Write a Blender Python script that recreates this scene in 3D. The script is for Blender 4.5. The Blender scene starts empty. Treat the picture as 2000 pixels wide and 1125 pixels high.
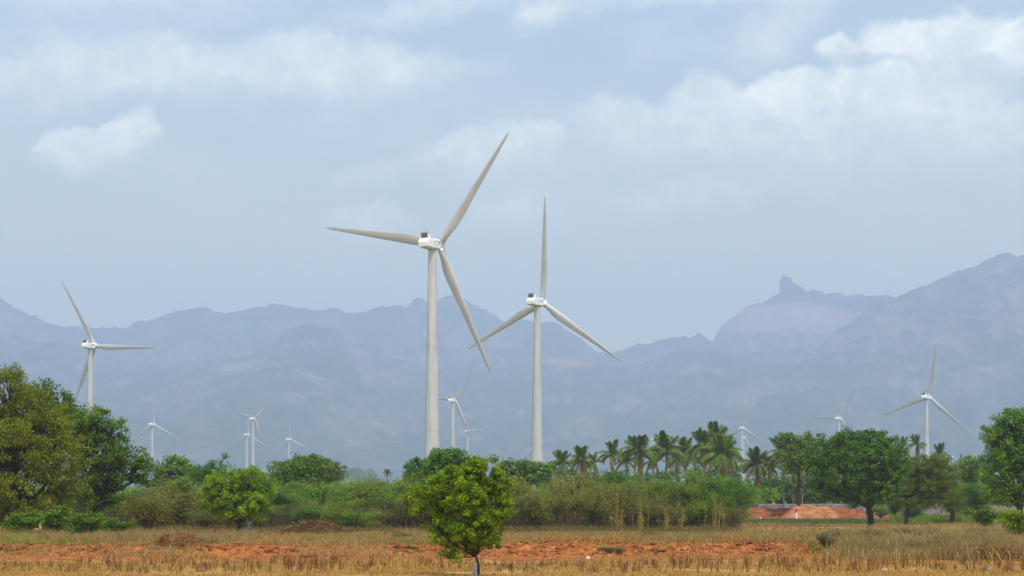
import bpy, math, random
import numpy as np
from mathutils import Vector, Matrix, Euler

C = bpy.context.scene.collection
S = bpy.context.scene
F = 3889.0            # focal length in pixels of the 2000 px wide photograph
YH = 1003.0           # row of the horizon
H = 2.4               # eye height
R = math.radians

# ------------------------------------------------------------------ camera
cam_d = bpy.data.cameras.new('camera'); cam = bpy.data.objects.new('camera', cam_d); C.objects.link(cam)
cam.location = (0, 0, H); cam.rotation_euler = (R(90), 0, 0)
cam_d.lens = 70.0; cam_d.sensor_width = 36.0
cam_d.shift_y = (YH - 562.5) / 2000.0
cam_d.clip_start = 0.5; cam_d.clip_end = 60000
S.camera = cam

# ------------------------------------------------------------------ sun, sky
SUN_EL, SUN_AZ = R(64), R(158)            # azimuth clockwise from +Y (view direction)
sdir = Vector((math.sin(SUN_AZ)*math.cos(SUN_EL), math.cos(SUN_AZ)*math.cos(SUN_EL), math.sin(SUN_EL)))
sl = bpy.data.lights.new('sun', 'SUN'); so = bpy.data.objects.new('sun', sl); C.objects.link(so)
sl.energy = 4.8; sl.angle = R(0.55); sl.color = (1.0, 0.955, 0.90)
so.rotation_euler = sdir.to_track_quat('Z', 'Y').to_euler(); so.location = (0, 0, 300)
S.view_settings.view_transform = 'Standard'; S.view_settings.look = 'None'
S.view_settings.exposure = 0.0; S.view_settings.gamma = 1.0; S.view_settings.use_curve_mapping = False
S.render.engine = 'CYCLES'
S.cycles.use_denoising = True
S.cycles.max_bounces = 6; S.cycles.diffuse_bounces = 2; S.cycles.transmission_bounces = 4
S.cycles.volume_bounces = 1; S.cycles.transparent_max_bounces = 8
S.cycles.sample_clamp_indirect = 4.0

class NT:
    def __init__(s, tree): s.t = tree; s.n = tree.nodes; s.l = tree.links
    def add(s, typ, **kw):
        nd = s.n.new(typ)
        for k, v in kw.items(): setattr(nd, k, v)
        return nd
    def put(s, sock, v):
        if isinstance(v, bpy.types.NodeSocket): s.l.new(v, sock)
        elif v is not None: sock.default_value = v
    def math(s, op, a, b=None, c=None, clamp=False):
        nd = s.add('ShaderNodeMath', operation=op, use_clamp=clamp)
        s.put(nd.inputs[0], a); s.put(nd.inputs[1], b); s.put(nd.inputs[2], c); return nd.outputs[0]
    def vmath(s, op, a, b=None):
        nd = s.add('ShaderNodeVectorMath', operation=op)
        s.put(nd.inputs[0], a); s.put(nd.inputs[1], b)
        return nd.outputs['Value'] if op in ('LENGTH', 'DOT_PRODUCT') else nd.outputs[0]
    def mix(s, f, a, b, typ='MIX'):
        nd = s.add('ShaderNodeMix', data_type='RGBA', blend_type=typ)
        s.put(nd.inputs[0], f); s.put(nd.inputs[6], a if not isinstance(a, tuple) else (*a[:3], 1)); s.put(nd.inputs[7], b if not isinstance(b, tuple) else (*b[:3], 1))
        return nd.outputs[2]
    def sstep(s, v, a, b, lo=0.0, hi=1.0):
        nd = s.add('ShaderNodeMapRange', interpolation_type='SMOOTHSTEP')
        s.put(nd.inputs[0], v); s.put(nd.inputs[1], a); s.put(nd.inputs[2], b); s.put(nd.inputs[3], lo); s.put(nd.inputs[4], hi)
        return nd.outputs[0]
    def noise(s, vec, scale, detail=4, rough=0.55, dist=0.0):
        nd = s.add('ShaderNodeTexNoise'); s.put(nd.inputs['Vector'], vec)
        nd.inputs['Scale'].default_value = scale; nd.inputs['Detail'].default_value = detail
        nd.inputs['Roughness'].default_value = rough; nd.inputs['Distortion'].default_value = dist
        return nd.outputs[0]

world = bpy.data.worlds.new("World"); S.world = world; world.use_nodes = True
w = NT(world.node_tree); w.n.clear()
sky = w.add('ShaderNodeTexSky', sky_type='NISHITA'); sky.sun_disc = False
sky.sun_elevation = SUN_EL; sky.sun_rotation = SUN_AZ; sky.altitude = 200; sky.air_density = 1.2; sky.dust_density = 2.0; sky.ozone_density = 1.0
tc = w.add('ShaderNodeTexCoord'); sp = w.add('ShaderNodeSeparateXYZ'); w.l.new(tc.outputs['Generated'], sp.inputs[0])
az = w.math('ARCTAN2', sp.outputs[0], sp.outputs[1]); el = w.math('ARCSINE', sp.outputs[2])
cb = w.add('ShaderNodeCombineXYZ'); w.l.new(az, cb.inputs[0]); w.l.new(el, cb.inputs[1]); ae = cb.outputs[0]
# edge warp so that the banks get billowing outlines
def warp(scale, amt, detail=5):
    nd = w.add('ShaderNodeTexNoise'); w.put(nd.inputs['Vector'], ae); nd.inputs['Scale'].default_value = scale
    nd.inputs['Detail'].default_value = detail; nd.inputs['Roughness'].default_value = 0.55
    v = w.vmath('SUBTRACT', nd.outputs[1], (0.5, 0.5, 0.5))
    sc = w.add('ShaderNodeVectorMath', operation='SCALE'); w.l.new(v, sc.inputs[0]); sc.inputs[3].default_value = amt
    return sc.outputs[0]
wp = w.vmath('ADD', w.vmath('ADD', ae, warp(19, 0.030)), warp(80, 0.012))
def AE(px, py): return ((px-1000)/F, (YH-py)/F)
def bank(px, py, rx, ry, soft_up=0.25, soft_dn=1.1, amp=1.0, rot=0.0):
    """a cloud bank: crisp above, fading out below; all in directions of the sky"""
    a, e = AE(px, py)
    mp = w.add('ShaderNodeVectorMath', operation='SUBTRACT'); w.put(mp.inputs[0], wp); mp.inputs[1].default_value = (a, e, 0)
    rt = w.add('ShaderNodeVectorRotate', rotation_type='Z_AXIS'); w.l.new(mp.outputs[0], rt.inputs['Vector']); rt.inputs['Angle'].default_value = -rot
    dv = w.vmath('DIVIDE', rt.outputs[0], (rx/F, ry/F, 1.0))
    s2 = w.add('ShaderNodeSeparateXYZ'); w.l.new(dv, s2.inputs[0])
    r = w.vmath('LENGTH', dv)
    up = w.sstep(s2.outputs[1], -0.15, 0.25)
    soft_up = min(1.0, soft_up + .06); soft = w.math('MULTIPLY_ADD', up, soft_up - soft_dn, soft_dn)
    inner = w.math('SUBTRACT', 1.0, soft)
    v = w.sstep(r, inner, 1.0, 1.0, 0.0)
    return w.math('MULTIPLY', v, amp)
banks = [
 (1620, 300, 470, 150, .35, 1.2, .55, 0.05), (1530, 210, 110, 75, .22, 1.2, .85, 0), (1700, 215, 130, 75, .25, 1.2, .7, 0),
 (1640, 130, 60, 40, .3, 1.0, .7, 0), (1230, 260, 150, 70, .3, 1.2, .5, 0), (1380, 225, 120, 75, .4, 1.2, .5, 0),
 (1830, 140, 180, 95, .16, 1.2, .75, 0), (1985, 150, 110, 90, .2, 1.1, .7, 0), (1900, 300, 260, 110, .4, 1.2, .5, -.25),
 (1530, 80, 170, 70, .8, 1.1, .4, .5), (1060, 45, 95, 40, .7, 1.1, .55, .45), (1400, 12, 520, 30, .8, 1.0, .4, 0),
 (205, 305, 135, 60, .2, .8, .8, .12), (285, 275, 40, 50, .3, .9, .4, 0), (950, 310, 180, 65, .35, 1.1, .62, .1), (1060, 300, 80, 50, .5, 1.1, .3, 0),
 (730, 345, 120, 35, .5, 1.0, .3, .1), (720, 440, 120, 50, .35, 1.0, .55, 0), (1000, 420, 140, 70, .5, 1.1, .42, 0),
 (1340, 395, 210, 45, .5, 1.2, .32, 0), (1780, 430, 180, 40, .8, 1.2, .2, 0),
 (450, 160, 640, 85, .6, 1.1, .55, -.04), (100, 190, 280, 65, .4, 1.1, .42, 0), (700, 130, 270, 60, .6, 1.1, .42, -.12), (250, 40, 460, 70, .9, 1.1, .36, 0), (830, 40, 250, 45, .9, 1.1, .4, .1), (1150, 300, 420, 150, 1.0, 1.2, .22, 0)]
acc = None
for b in banks:
    v = bank(*b)
    acc = v if acc is None else w.math('SUBTRACT', w.math('ADD', acc, v), w.math('MULTIPLY', acc, v))
# the same sort of broken cloud everywhere else
inview = w.math('MULTIPLY', w.sstep(w.math('ABSOLUTE', az), 0.26, 0.45, 1, 0), w.sstep(el, 0.27, 0.42, 1, 0))
stretch = w.add('ShaderNodeMapping'); w.l.new(tc.outputs['Generated'], stretch.inputs[0]); stretch.inputs[3].default_value = (1, 1, 2.6)
gen = w.sstep(w.noise(stretch.outputs[0], 2.6, 7, 0.55, 0.4), 0.46, 0.72, 0.0, 0.4)
gen = w.math('MULTIPLY', gen, w.math('SUBTRACT', 1.0, inview))
cov = w.math('MAXIMUM', acc, gen)
wisp = w.math('MULTIPLY', w.sstep(w.noise(stretch.outputs[0], 11, 6, 0.6, 0.6), 0.4, 0.75), 0.16)
cov = w.math('ADD', cov, wisp, clamp=True)
relief = w.noise(wp, 60, 5, 0.6)
cloudc = w.mix(w.sstep(relief, 0.3, 0.7), (1.28, 1.33, 1.17), (1.78, 1.74, 1.50))
veil = 0.42
skyc = w.add('ShaderNodeVectorMath', operation='SCALE'); w.l.new(sky.outputs[0], skyc.inputs[0]); skyc.inputs[3].default_value = 0.08
low = w.mix(w.sstep(el, 0.02, 0.26), (1.60, 1.48, 0.86), (0.52, 0.71, 0.86))
base = w.mix(w.sstep(el, 0.20, 0.75, 1.0, 0.15), skyc.outputs[0], low)
col = w.mix(cov, base, cloudc)
bg = w.add('ShaderNodeBackground'); w.l.new(col, bg.inputs[0]); bg.inputs[1].default_value = 1.0
wo = w.add('ShaderNodeOutputWorld'); w.l.new(bg.outputs[0], wo.inputs[0])

# ------------------------------------------------------------------ helpers
rng = np.random.default_rng(7)
rnd = random.Random(5)
def hash2(ix, iy, seed):
    h = (ix.astype(np.int64)*374761393 + iy.astype(np.int64)*668265263 + seed*1442695041) & 0xffffffff
    h = ((h ^ (h >> 13))*1274126177) & 0xffffffff
    return ((h ^ (h >> 16)) & 0xffff)/65535.0
def vnoise(x, y, seed=0):
    ix, iy = np.floor(x), np.floor(y); fx, fy = x-ix, y-iy
    fx = fx*fx*(3-2*fx); fy = fy*fy*(3-2*fy)
    a, b = hash2(ix, iy, seed), hash2(ix+1, iy, seed); c, d = hash2(ix, iy+1, seed), hash2(ix+1, iy+1, seed)
    return (a+(b-a)*fx)*(1-fy) + (c+(d-c)*fx)*fy
def fbm(x, y, oct=5, seed=0, gain=.5, ridged=False):
    x = np.asarray(x, float); y = np.asarray(y, float); s = 0; a = 1; t = 0
    for i in range(oct):
        n = vnoise(x*2**i + 17.3*i, y*2**i - 9.1*i, seed+i)
        if ridged: n = 1-np.abs(2*n-1)
        s = s+a*n; t += a; a *= gain
    return s/t

def mesh_np(name, V, quads=None, tris=None, var=None, smooth=False):
    V = np.asarray(V, dtype=np.float32).reshape(-1, 3)
    me = bpy.data.meshes.new(name); loops = []; starts = []; pos = 0
    for arr, k in ((quads, 4), (tris, 3)):
        if arr is None or len(arr) == 0: continue
        arr = np.asarray(arr, dtype=np.int32).reshape(-1, k)
        loops.append(arr.ravel()); starts.append(pos + np.arange(len(arr))*k); pos += len(arr)*k
    loops = np.concatenate(loops); starts = np.concatenate(starts).astype(np.int32)
    me.vertices.add(len(V)); me.vertices.foreach_set('co', V.ravel())
    me.loops.add(len(loops)); me.loops.foreach_set('vertex_index', loops)
    me.polygons.add(len(starts)); me.polygons.foreach_set('loop_start', starts)
    me.update(calc_edges=True)
    if var is not None:
        at = me.attributes.new('var', 'FLOAT', 'POINT'); at.data.foreach_set('value', np.asarray(var, np.float32))
    me.polygons.foreach_set('use_smooth', np.full(len(starts), bool(smooth)))
    return me
def obj(name, me, mat=None, parent=None, loc=None):
    o = bpy.data.objects.new(name, me); C.objects.link(o)
    if mat is not None and len(me.materials) == 0: me.materials.append(mat)
    if parent is not None: o.parent = parent
    if loc is not None: o.location = loc
    return o
def tag(o, label=None, cat=None, group=None, kind=None):
    if label: o['label'] = label
    if cat: o['category'] = cat
    if group: o['group'] = group
    if kind: o['kind'] = kind
    return o
def empty(name, loc, rz=0.0):
    o = bpy.data.objects.new(name, None); C.objects.link(o); o.location = loc; o.rotation_euler = (0, 0, rz)
    o.empty_display_size = 0.5; return o
def W(px, py, Y): return Vector(((px-1000)/F*Y, Y, H + (YH-py)/F*Y))
def copy_tree(o, parent=None):
    c = o.copy(); C.objects.link(c); c.parent = parent
    for ch in list(o.children): copy_tree(ch, c)
    return c

class Tubes:
    """collects tapered tubes along poly-lines"""
    def __init__(s): s.V = []; s.Q = []; s.var = []; s.n = 0
    def add(s, pts, rad, sides=6, v=0.5):
        pts = np.asarray(pts, float); n = len(pts); rad = np.asarray(rad, float)
        tan = np.gradient(pts, axis=0); tan /= np.linalg.norm(tan, axis=1)[:, None]+1e-9
        ref = np.array([0.3, 1, 0.1]) if abs(tan[0][1]) < .9 else np.array([1, 0, 0.2])
        a = np.cross(tan, ref); a /= np.linalg.norm(a, axis=1)[:, None]+1e-9; b = np.cross(tan, a)
        th = np.arange(sides)/sides*2*np.pi
        ring = pts[:, None, :] + rad[:, None, None]*(np.cos(th)[None, :, None]*a[:, None, :] + np.sin(th)[None, :, None]*b[:, None, :])
        s.V.append(ring.reshape(-1, 3)); s.var.append(np.full(n*sides, v))
        for i in range(n-1):
            for j in range(sides):
                k = (j+1) % sides
                s.Q.append((s.n+i*sides+j, s.n+i*sides+k, s.n+(i+1)*sides+k, s.n+(i+1)*sides+j))
        s.n += n*sides
    def mesh(s, name): return mesh_np(name, np.concatenate(s.V), quads=s.Q, var=np.concatenate(s.var), smooth=True)

def unit(a): return a/(np.linalg.norm(a, axis=-1, keepdims=True)+1e-9)
def leaves(cen, L, Wd, nrm=None, nmix=.6, axis=None, amix=0., var=None, shape='diamond'):
    """one small bent blade per centre"""
    n = len(cen); d = unit(rng.normal(size=(n, 3)))
    if axis is not None: d = unit(d*(1-amix)+axis*amix)
    q = rng.normal(size=(n, 3))
    if nrm is not None: q = unit(q)*(1-nmix)+nrm*nmix
    s_ = unit(np.cross(d, q)); sc = rng.uniform(.65, 1.3, n)[:, None]
    a = cen-d*L/2*sc; b = cen+s_*Wd/2*sc+d*L*.08*sc; c = cen+d*L/2*sc; e = cen-s_*Wd/2*sc+d*L*.08*sc
    V = np.stack([a, b, c, e], 1).reshape(-1, 3)
    Q = np.arange(n*4).reshape(-1, 4)
    var = rng.uniform(0, 1, n) if var is None else var
    return V, Q, np.repeat(var, 4)
def join(parts):
    V = []; Q = []; A = []; k = 0
    for v, q, a in parts: V.append(v); Q.append(q+k); A.append(a); k += len(v)
    return np.concatenate(V), np.concatenate(Q), np.concatenate(A)

# ------------------------------------------------------------------ materials
def new_mat(name):
    m = bpy.data.materials.new(name); m.use_nodes = True; t = NT(m.node_tree); t.n.clear()
    out = t.add('ShaderNodeOutputMaterial'); return m, t, out
def leaf_mat(name, c1, c2, c3=None, trans=.38, spot=0.9):
    m, t, out = new_mat(name)
    at = t.add('ShaderNodeAttribute', attribute_name='var')
    col = t.mix(at.outputs['Fac'], c1, c2)
    if c3: col = t.mix(t.sstep(at.outputs['Fac'], spot, min(spot+.06, .999)), col, c3)
    oi = t.add('ShaderNodeObjectInfo')
    hs = t.add('ShaderNodeHueSaturation'); t.l.new(col, hs.inputs['Color'])
    t.put(hs.inputs['Value'], t.math('MULTIPLY_ADD', oi.outputs['Random'], .3, .85))
    t.put(hs.inputs['Hue'], t.math('MULTIPLY_ADD', oi.outputs['Random'], .02, .49))
    d = t.add('ShaderNodeBsdfPrincipled'); t.l.new(hs.outputs[0], d.inputs['Base Color']); d.inputs['Roughness'].default_value = .55
    d.inputs['Specular IOR Level'].default_value = .12
    tr = t.add('ShaderNodeBsdfTranslucent'); t.l.new(t.mix(.5, hs.outputs[0], t.mix(1.0, hs.outputs[0], (1.6, 1.7, .5), 'MULTIPLY')), tr.inputs[0])
    mx = t.add('ShaderNodeMixShader'); mx.inputs[0].default_value = trans
    t.l.new(d.outputs[0], mx.inputs[1]); t.l.new(tr.outputs[0], mx.inputs[2]); t.l.new(mx.outputs[0], out.inputs[0])
    return m
def simple_mat(name, c1, c2=None, scale=3.0, rough=.7, bump=0.0, spec=.3, coord='Object', detail=5, contrast=(.35, .65)):
    m, t, out = new_mat(name); tcn = t.add('ShaderNodeTexCoord')
    d = t.add('ShaderNodeBsdfPrincipled'); d.inputs['Roughness'].default_value = rough; d.inputs['Specular IOR Level'].default_value = spec
    n = t.noise(tcn.outputs[coord], scale, detail, .6)
    d.inputs['Base Color'].default_value = (*c1, 1)
    if c2: t.l.new(t.mix(t.sstep(n, *contrast), c1, c2), d.inputs['Base Color'])
    if bump:
        b = t.add('ShaderNodeBump'); b.inputs['Strength'].default_value = bump; b.inputs['Distance'].default_value = .1
        t.l.new(n, b.inputs['Height']); t.l.new(b.outputs[0], d.inputs['Normal'])
    t.l.new(d.outputs[0], out.inputs[0]); return m

M = {}
M['fore'] = leaf_mat('neem_leaf', (.022, .080, .003), (.30, .41, .010), (.50, .28, .06), .16, .95)
M['olive'] = leaf_mat('olive_leaf', (.070, .110, .006), (.30, .345, .016), (.46, .40, .02), .3, .94)
M['dark'] = leaf_mat('dark_leaf', (.014, .055, .004), (.145, .285, .014), None, .16)
M['mid'] = leaf_mat('mid_leaf', (.024, .085, .005), (.205, .345, .020), (.30, .32, .03), .22, .92)
M['lime'] = leaf_mat('lime_leaf', (.040, .125, .005), (.32, .45, .012), None, .22)
M['thorn'] = leaf_mat('thorn_leaf', (.080, .15, .018), (.25, .34, .040), (.33, .31, .07), .45, .9)
M['thorn_olive'] = leaf_mat('thorn_olive_leaf', (.105, .12, .022), (.29, .28, .050), (.34, .25, .09), .4, .86)
M['thorn_dark'] = leaf_mat('thorn_dark_leaf', (.040, .115, .016), (.14, .255, .036), None, .4)
M['palm'] = leaf_mat('palm_leaf', (.028, .070, .008), (.15, .225, .030), None, .2)
M['palm_old'] = leaf_mat('old_palm_leaf', (.13, .14, .025), (.30, .26, .05), (.42, .22, .06), .35, .75)
M['bark'] = simple_mat('bark', (.022, .016, .012), (.055, .040, .028), 6, .9, .5)
M['bark_pale'] = simple_mat('palm_bark', (.12, .095, .075), (.22, .18, .145), 4, .9, .5)
M['twig'] = simple_mat('twig', (.07, .052, .038), (.14, .11, .08), 5, .9)
M['straw'] = leaf_mat('dry_grass_blade', (.27, .14, .04), (.56, .36, .115), (.20, .075, .03), .25, .78)
M['scrub'] = leaf_mat('scrub_blade', (.19, .13, .055), (.43, .32, .14), (.19, .18, .06), .3, .8)
M['stalk'] = leaf_mat('stubble_stalk', (.075, .030, .015), (.20, .085, .035), (.42, .26, .10), .1, .85)
M['cane'] = leaf_mat('dry_cane', (.17, .15, .04), (.36, .30, .09), (.32, .15, .05), .2, .85)
M['dry'] = leaf_mat('dry_bush_leaf', (.075, .065, .030), (.27, .225, .10), (.16, .19, .06), .3, .85)
M['green_grass'] = leaf_mat('green_grass', (.05, .12, .02), (.11, .2, .04), None, .3)
M['stone'] = simple_mat('rubble_stone', (.17, .155, .15), (.34, .31, .29), 2.2, .9, .8)
M['white_stone'] = simple_mat('whitewashed_stone', (.55, .50, .43), (.8, .76, .70), 8, .85, .3)
M['grey_post'] = simple_mat('grey_stone_post', (.16, .14, .15), (.36, .33, .32), 6, .85, .3)
M['red_paint'] = simple_mat('red_paint', (.36, .03, .04), (.45, .06, .06), 8, .6)
M['white_paint'] = simple_mat('white_paint', (.72, .72, .72), (.8, .8, .8), 8, .5)
M['teal'] = simple_mat('teal_sheet', (.01, .16, .12), (.02, .22, .16), 4, .6)
M['wood'] = simple_mat('pole_wood', (.07, .06, .055), (.13, .11, .10), 4, .8)

# ------------------------------------------------------------------ ground
def gz(x, Y):
    """height of the terrain"""
    x = np.asarray(x, float); Y = np.asarray(Y, float)
    z = np.interp(Y, [-400, 96, 128, 220, 430, 560, 1000, 2300, 4000, 9000, 18000], [0, 0, .34, .40, 1.45, 3.0, 9.0, 30, 58, 120, 160])
    crest = 113 + 2.2*np.sin(x*.11) + 5*(fbm(x*.045, x*0+3, 3, 5)-.5)
    hgt = .46 + .16*(fbm(x*.12, x*0, 3, 9)-.5)
    t = (Y-crest)
    berm = hgt*np.where(t < 0, np.exp(-(t/3.0)**2), np.exp(-(t/9.0)**2))
    near = np.clip((Y-60)/20, 0, 1)*np.clip((330-Y)/80, 0, 1)
    lump = (fbm(x*1.3, Y*.5, 5, 21, .6)-.5)*.80*np.exp(-((Y-crest+2.2)/4.5)**2)*.65
    lump += (fbm(x*.5, Y*.25, 4, 31)-.5)*.10*near
    far = (fbm(x*.004, Y*.004, 3, 41)-.5)*np.clip((Y-700)/1500, 0, 1)*14
    return z + berm + lump + far
def g1(x, Y): return float(gz(np.array([x]), np.array([Y]))[0])
rows = np.concatenate([[-380, -200, -100, -50, -20, 0, 15, 30, 45, 55], np.arange(62, 130, .32), np.arange(130, 235, 1.0), np.geomspace(236, 17500, 84)])
u = np.concatenate([-np.geomspace(1.5, .36, 26)[:-1], np.linspace(-.35, .35, 330), np.geomspace(.36, 1.5, 26)[1:]])
UU, YY = np.meshgrid(u, rows); XX = UU*np.clip(YY, 100, 8000)
XX = np.sign(XX)*np.minimum(np.abs(XX), 12000)
ZZ = gz(XX, YY); nr, nc = UU.shape
idx = np.arange(nr*nc).reshape(nr, nc)
Q = np.stack([idx[:-1, :-1], idx[:-1, 1:], idx[1:, 1:], idx[1:, :-1]], -1).reshape(-1, 4)
gme = mesh_np('ground', np.stack([XX, YY, ZZ], -1), quads=Q, smooth=True)
m, t, out = new_mat('dry_field'); tcn = t.add('ShaderNodeTexCoord'); P = tcn.outputs['Object']
s3 = t.add('ShaderNodeSeparateXYZ'); t.l.new(P, s3.inputs[0]); gy = s3.outputs[1]; gx = s3.outputs[0]
mp = t.add('ShaderNodeMapping'); t.l.new(P, mp.inputs[0]); mp.inputs[3].default_value = (1, .35, 1)
n1 = t.noise(mp.outputs[0], .5, 6, .6); n2 = t.noise(mp.outputs[0], 2.6, 6, .7); n3 = t.noise(mp.outputs[0], .12, 3, .5)
soil = t.mix(t.sstep(n2, .3, .7), (.16, .050, .012), (.50, .185, .050))
straw = t.mix(t.sstep(n2, .3, .72), (.29, .135, .042), (.57, .35, .12))
bandw = t.math('MULTIPLY', t.sstep(gy, 96.5, 103.5), t.sstep(gy, 115.5, 119.5, 1, 0))
n4 = t.noise(mp.outputs[0], 1.1, 7, .75)
patch = t.sstep(t.math('MULTIPLY_ADD', bandw, .42, t.math('MULTIPLY_ADD', n1, .5, t.math('MULTIPLY', n4, .5))), .50, .74)
col = t.mix(patch, straw, soil)
# red earth of the field edge beyond, right
wob = t.math('MULTIPLY_ADD', n3, 60.0, gy)
redfar = t.math('MULTIPLY', t.sstep(gx, 38, 52), t.sstep(wob, 330, 350))
col = t.mix(redfar, col, soil)
col = t.mix(t.sstep(gy, 470, 520), col, t.mix(n1, (.08, .10, .03), (.22, .17, .08)))
d = t.add('ShaderNodeBsdfPrincipled'); d.inputs['Roughness'].default_value = .95; d.inputs['Specular IOR Level'].default_value = .1
t.l.new(col, d.inputs['Base Color']); b = t.add('ShaderNodeBump'); b.inputs['Strength'].default_value = .8; b.inputs['Distance'].default_value = .12
t.l.new(t.noise(mp.outputs[0], 5.0, 7, .7), b.inputs['Height']); t.l.new(b.outputs[0], d.inputs['Normal']); t.l.new(d.outputs[0], out.inputs[0])
M['ground'] = m
tag(obj('ground', gme, m), kind='structure')

# ------------------------------------------------------------------ mountains
sky_line = [(-700, 570), (-400, 560), (-200, 565), (-60, 570), (0, 582), (20, 592), (45, 606), (60, 618), (90, 628), (130, 634), (155, 638), (190, 643), (215, 643), (250, 636), (300, 620), (340, 612),
 (380, 603), (405, 601), (420, 607), (440, 612), (470, 604), (500, 602), (530, 597), (545, 601), (560, 600), (600, 600), (640, 603), (680, 608), (710, 608), (730, 600), (760, 594), (780, 590), (792, 600),
 (810, 584), (822, 582), (835, 592), (855, 580), (865, 575), (875, 571), (885, 574), (905, 578), (925, 592), (950, 600), (965, 612), (980, 626), (1000, 636), (1030, 624), (1060, 630), (1070, 628), (1085, 632),
 (1100, 642), (1120, 648), (1140, 658), (1160, 678), (1180, 683), (1200, 684), (1230, 676), (1270, 670), (1290, 662), (1310, 657), (1350, 657), (1370, 660), (1393, 666), (1400, 646), (1410, 630), (1440, 612), (1470, 600),
 (1500, 585), (1520, 567), (1560, 560), (1580, 565), (1620, 569), (1660, 572), (1700, 575), (1735, 581), (1790, 600), (1900, 640), (2100, 650), (2500, 600), (3000, 580)]
near_right = [(-900, 560), (-300, 600), (-60, 640), (0, 650), (120, 668), (230, 700), (330, 715), (430, 705), (500, 690), (560, 645), (590, 636), (640, 640), (690, 655), (750, 690), (850, 720), (960, 720), (1020, 712), (1070, 700), (1100, 697), (1130, 702), (1160, 716),
 (1230, 720), (1330, 690), (1400, 684), (1500, 690), (1600, 672), (1690, 610), (1735, 580), (1770, 570), (1800, 558), (1830, 546), (1860, 535), (1900, 520), (1930, 508), (1950, 495), (1970, 494), (1985, 500), (2000, 497), (2060, 500), (2200, 520), (2500, 530), (3000, 560)]
def ridge(prof, Y0, X, Yg, wf, wb, seed):
    px = np.array([p[0] for p in prof]); py = np.array([p[1] for p in prof])
    shift = (fbm(X*.0006, X*0+seed, 3, seed)-.5)*900          # the crest line wanders in plan
    Yc = Y0 + shift
    crest = H + (YH - np.interp(X/Yc*F+1000, px, py))/F*Yc
    tt = (Yg-Yc); tn = np.where(tt < 0, -tt/wf, tt/wb); tn = np.clip(tn, 0, 1)
    prof_ = (1-tn)**1.25
    gul = fbm(X*.0024 + Yg*.0004, Yg*.0008, 6, seed+3, .6, True)-.5
    fine = fbm(X*.012, Yg*.012, 4, seed+8)-.5
    crag = ((fbm(X*.009, X*0+1, 5, seed+12, .62)-.5)*70 + (fbm(X*.05, X*0+4, 2, seed+14)-.5)*14)*np.exp(-(tn/.07)**2)
    return 60 + (crest-60)*prof_ + gul*620*tn**.7*(1-tn)**.8*np.clip(crest/600, .2, 1) + fine*150*np.clip(tn*6, 0.1, 1)*(1-tn) + crag
xs = np.concatenate([np.linspace(-11800, -4500, 60)[:-1], np.linspace(-4500, 4500, 470), np.linspace(4500, 11800, 60)[1:]])
ys = np.concatenate([np.arange(6200, 10800, 85), np.arange(10800, 15000, 44), np.arange(15000, 17400, 150)])
MX, MY = np.meshgrid(xs, ys)
zA = ridge(sky_line, 14200, MX, MY, 4300, 2600, 3); zB = ridge(near_right, 11800, MX, MY, 5000, 2600, 11)
MZ = np.maximum(np.maximum(zA, zB), 0) ; MZ = MZ*np.clip((MY-6200)/1100, 0, 1) + (1-np.clip((MY-6200)/1100, 0, 1))*40
nr, nc = MX.shape; idx = np.arange(nr*nc).reshape(nr, nc)
Q = np.stack([idx[:-1, :-1], idx[:-1, 1:], idx[1:, 1:], idx[1:, :-1]], -1).reshape(-1, 4)
mme = mesh_np('mountain_range', np.stack([MX, MY, MZ], -1), quads=Q, smooth=True)
m, t, out = new_mat('mountain_side'); tcn = t.add('ShaderNodeTexCoord'); P = tcn.outputs['Object']
geo = t.add('ShaderNodeNewGeometry'); sn = t.add('ShaderNodeSeparateXYZ'); t.l.new(geo.outputs['Normal'], sn.inputs[0])
vs = t.add('ShaderNodeMapping'); t.l.new(P, vs.inputs[0]); vs.inputs[3].default_value = (1, .6, .40)
n1 = t.noise(vs.outputs[0], .0034, 9, .70, .3); n2 = t.noise(vs.outputs[0], .016, 7, .7); n3 = t.noise(P, .0007, 3, .5)
veg = t.mix(t.sstep(n2, .35, .65), (.025, .045, .018), (.085, .105, .045))
rock = t.mix(t.sstep(n2, .3, .7), (.13, .105, .085), (.33, .255, .215))
steep = t.sstep(sn.outputs[2], .90, .62)
rk = t.sstep(t.math('ADD', t.math('MULTIPLY', steep, .22), n1),   .46, .68)
col = t.mix(rk, veg, rock)
# bare rust-coloured dome
def spotc(px, py, Y, r, rz):
    p = W(px, py, Y); v = t.vmath('SUBTRACT', P, tuple(p)); v = t.vmath('DIVIDE', v, (r, r*4, rz)); return t.sstep(t.math('MULTIPLY_ADD', n2, .9, t.vmath('LENGTH', v)), .9, 1.4, 1, 0)
col = t.mix(t.math('MULTIPLY', spotc(1110, 706, 11600, 210, 75), .6), col, (.62, .30, .18))
col = t.mix(t.math('MULTIPLY', spotc(480, 722, 11300, 260, 80), .45), col, (.50, .34, .26))
col = t.mix(t.math('MULTIPLY', spotc(1520, 635, 14000, 600, 200), .8), col, (.50, .38, .34))
d = t.add('ShaderNodeBsdfPrincipled'); d.inputs['Roughness'].default_value = .95; d.inputs['Specular IOR Level'].default_value = .05
t.l.new(col, d.inputs['Base Color']); b = t.add('ShaderNodeBump'); b.inputs['Strength'].default_value = 1.0; b.inputs['Distance'].default_value = 40
t.l.new(n2, b.inputs['Height']); t.l.new(b.outputs[0], d.inputs['Normal']); t.l.new(d.outputs[0], out.inputs[0]); M['mountain'] = m
tag(obj('mountain_range', mme, m), kind='structure')
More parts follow.
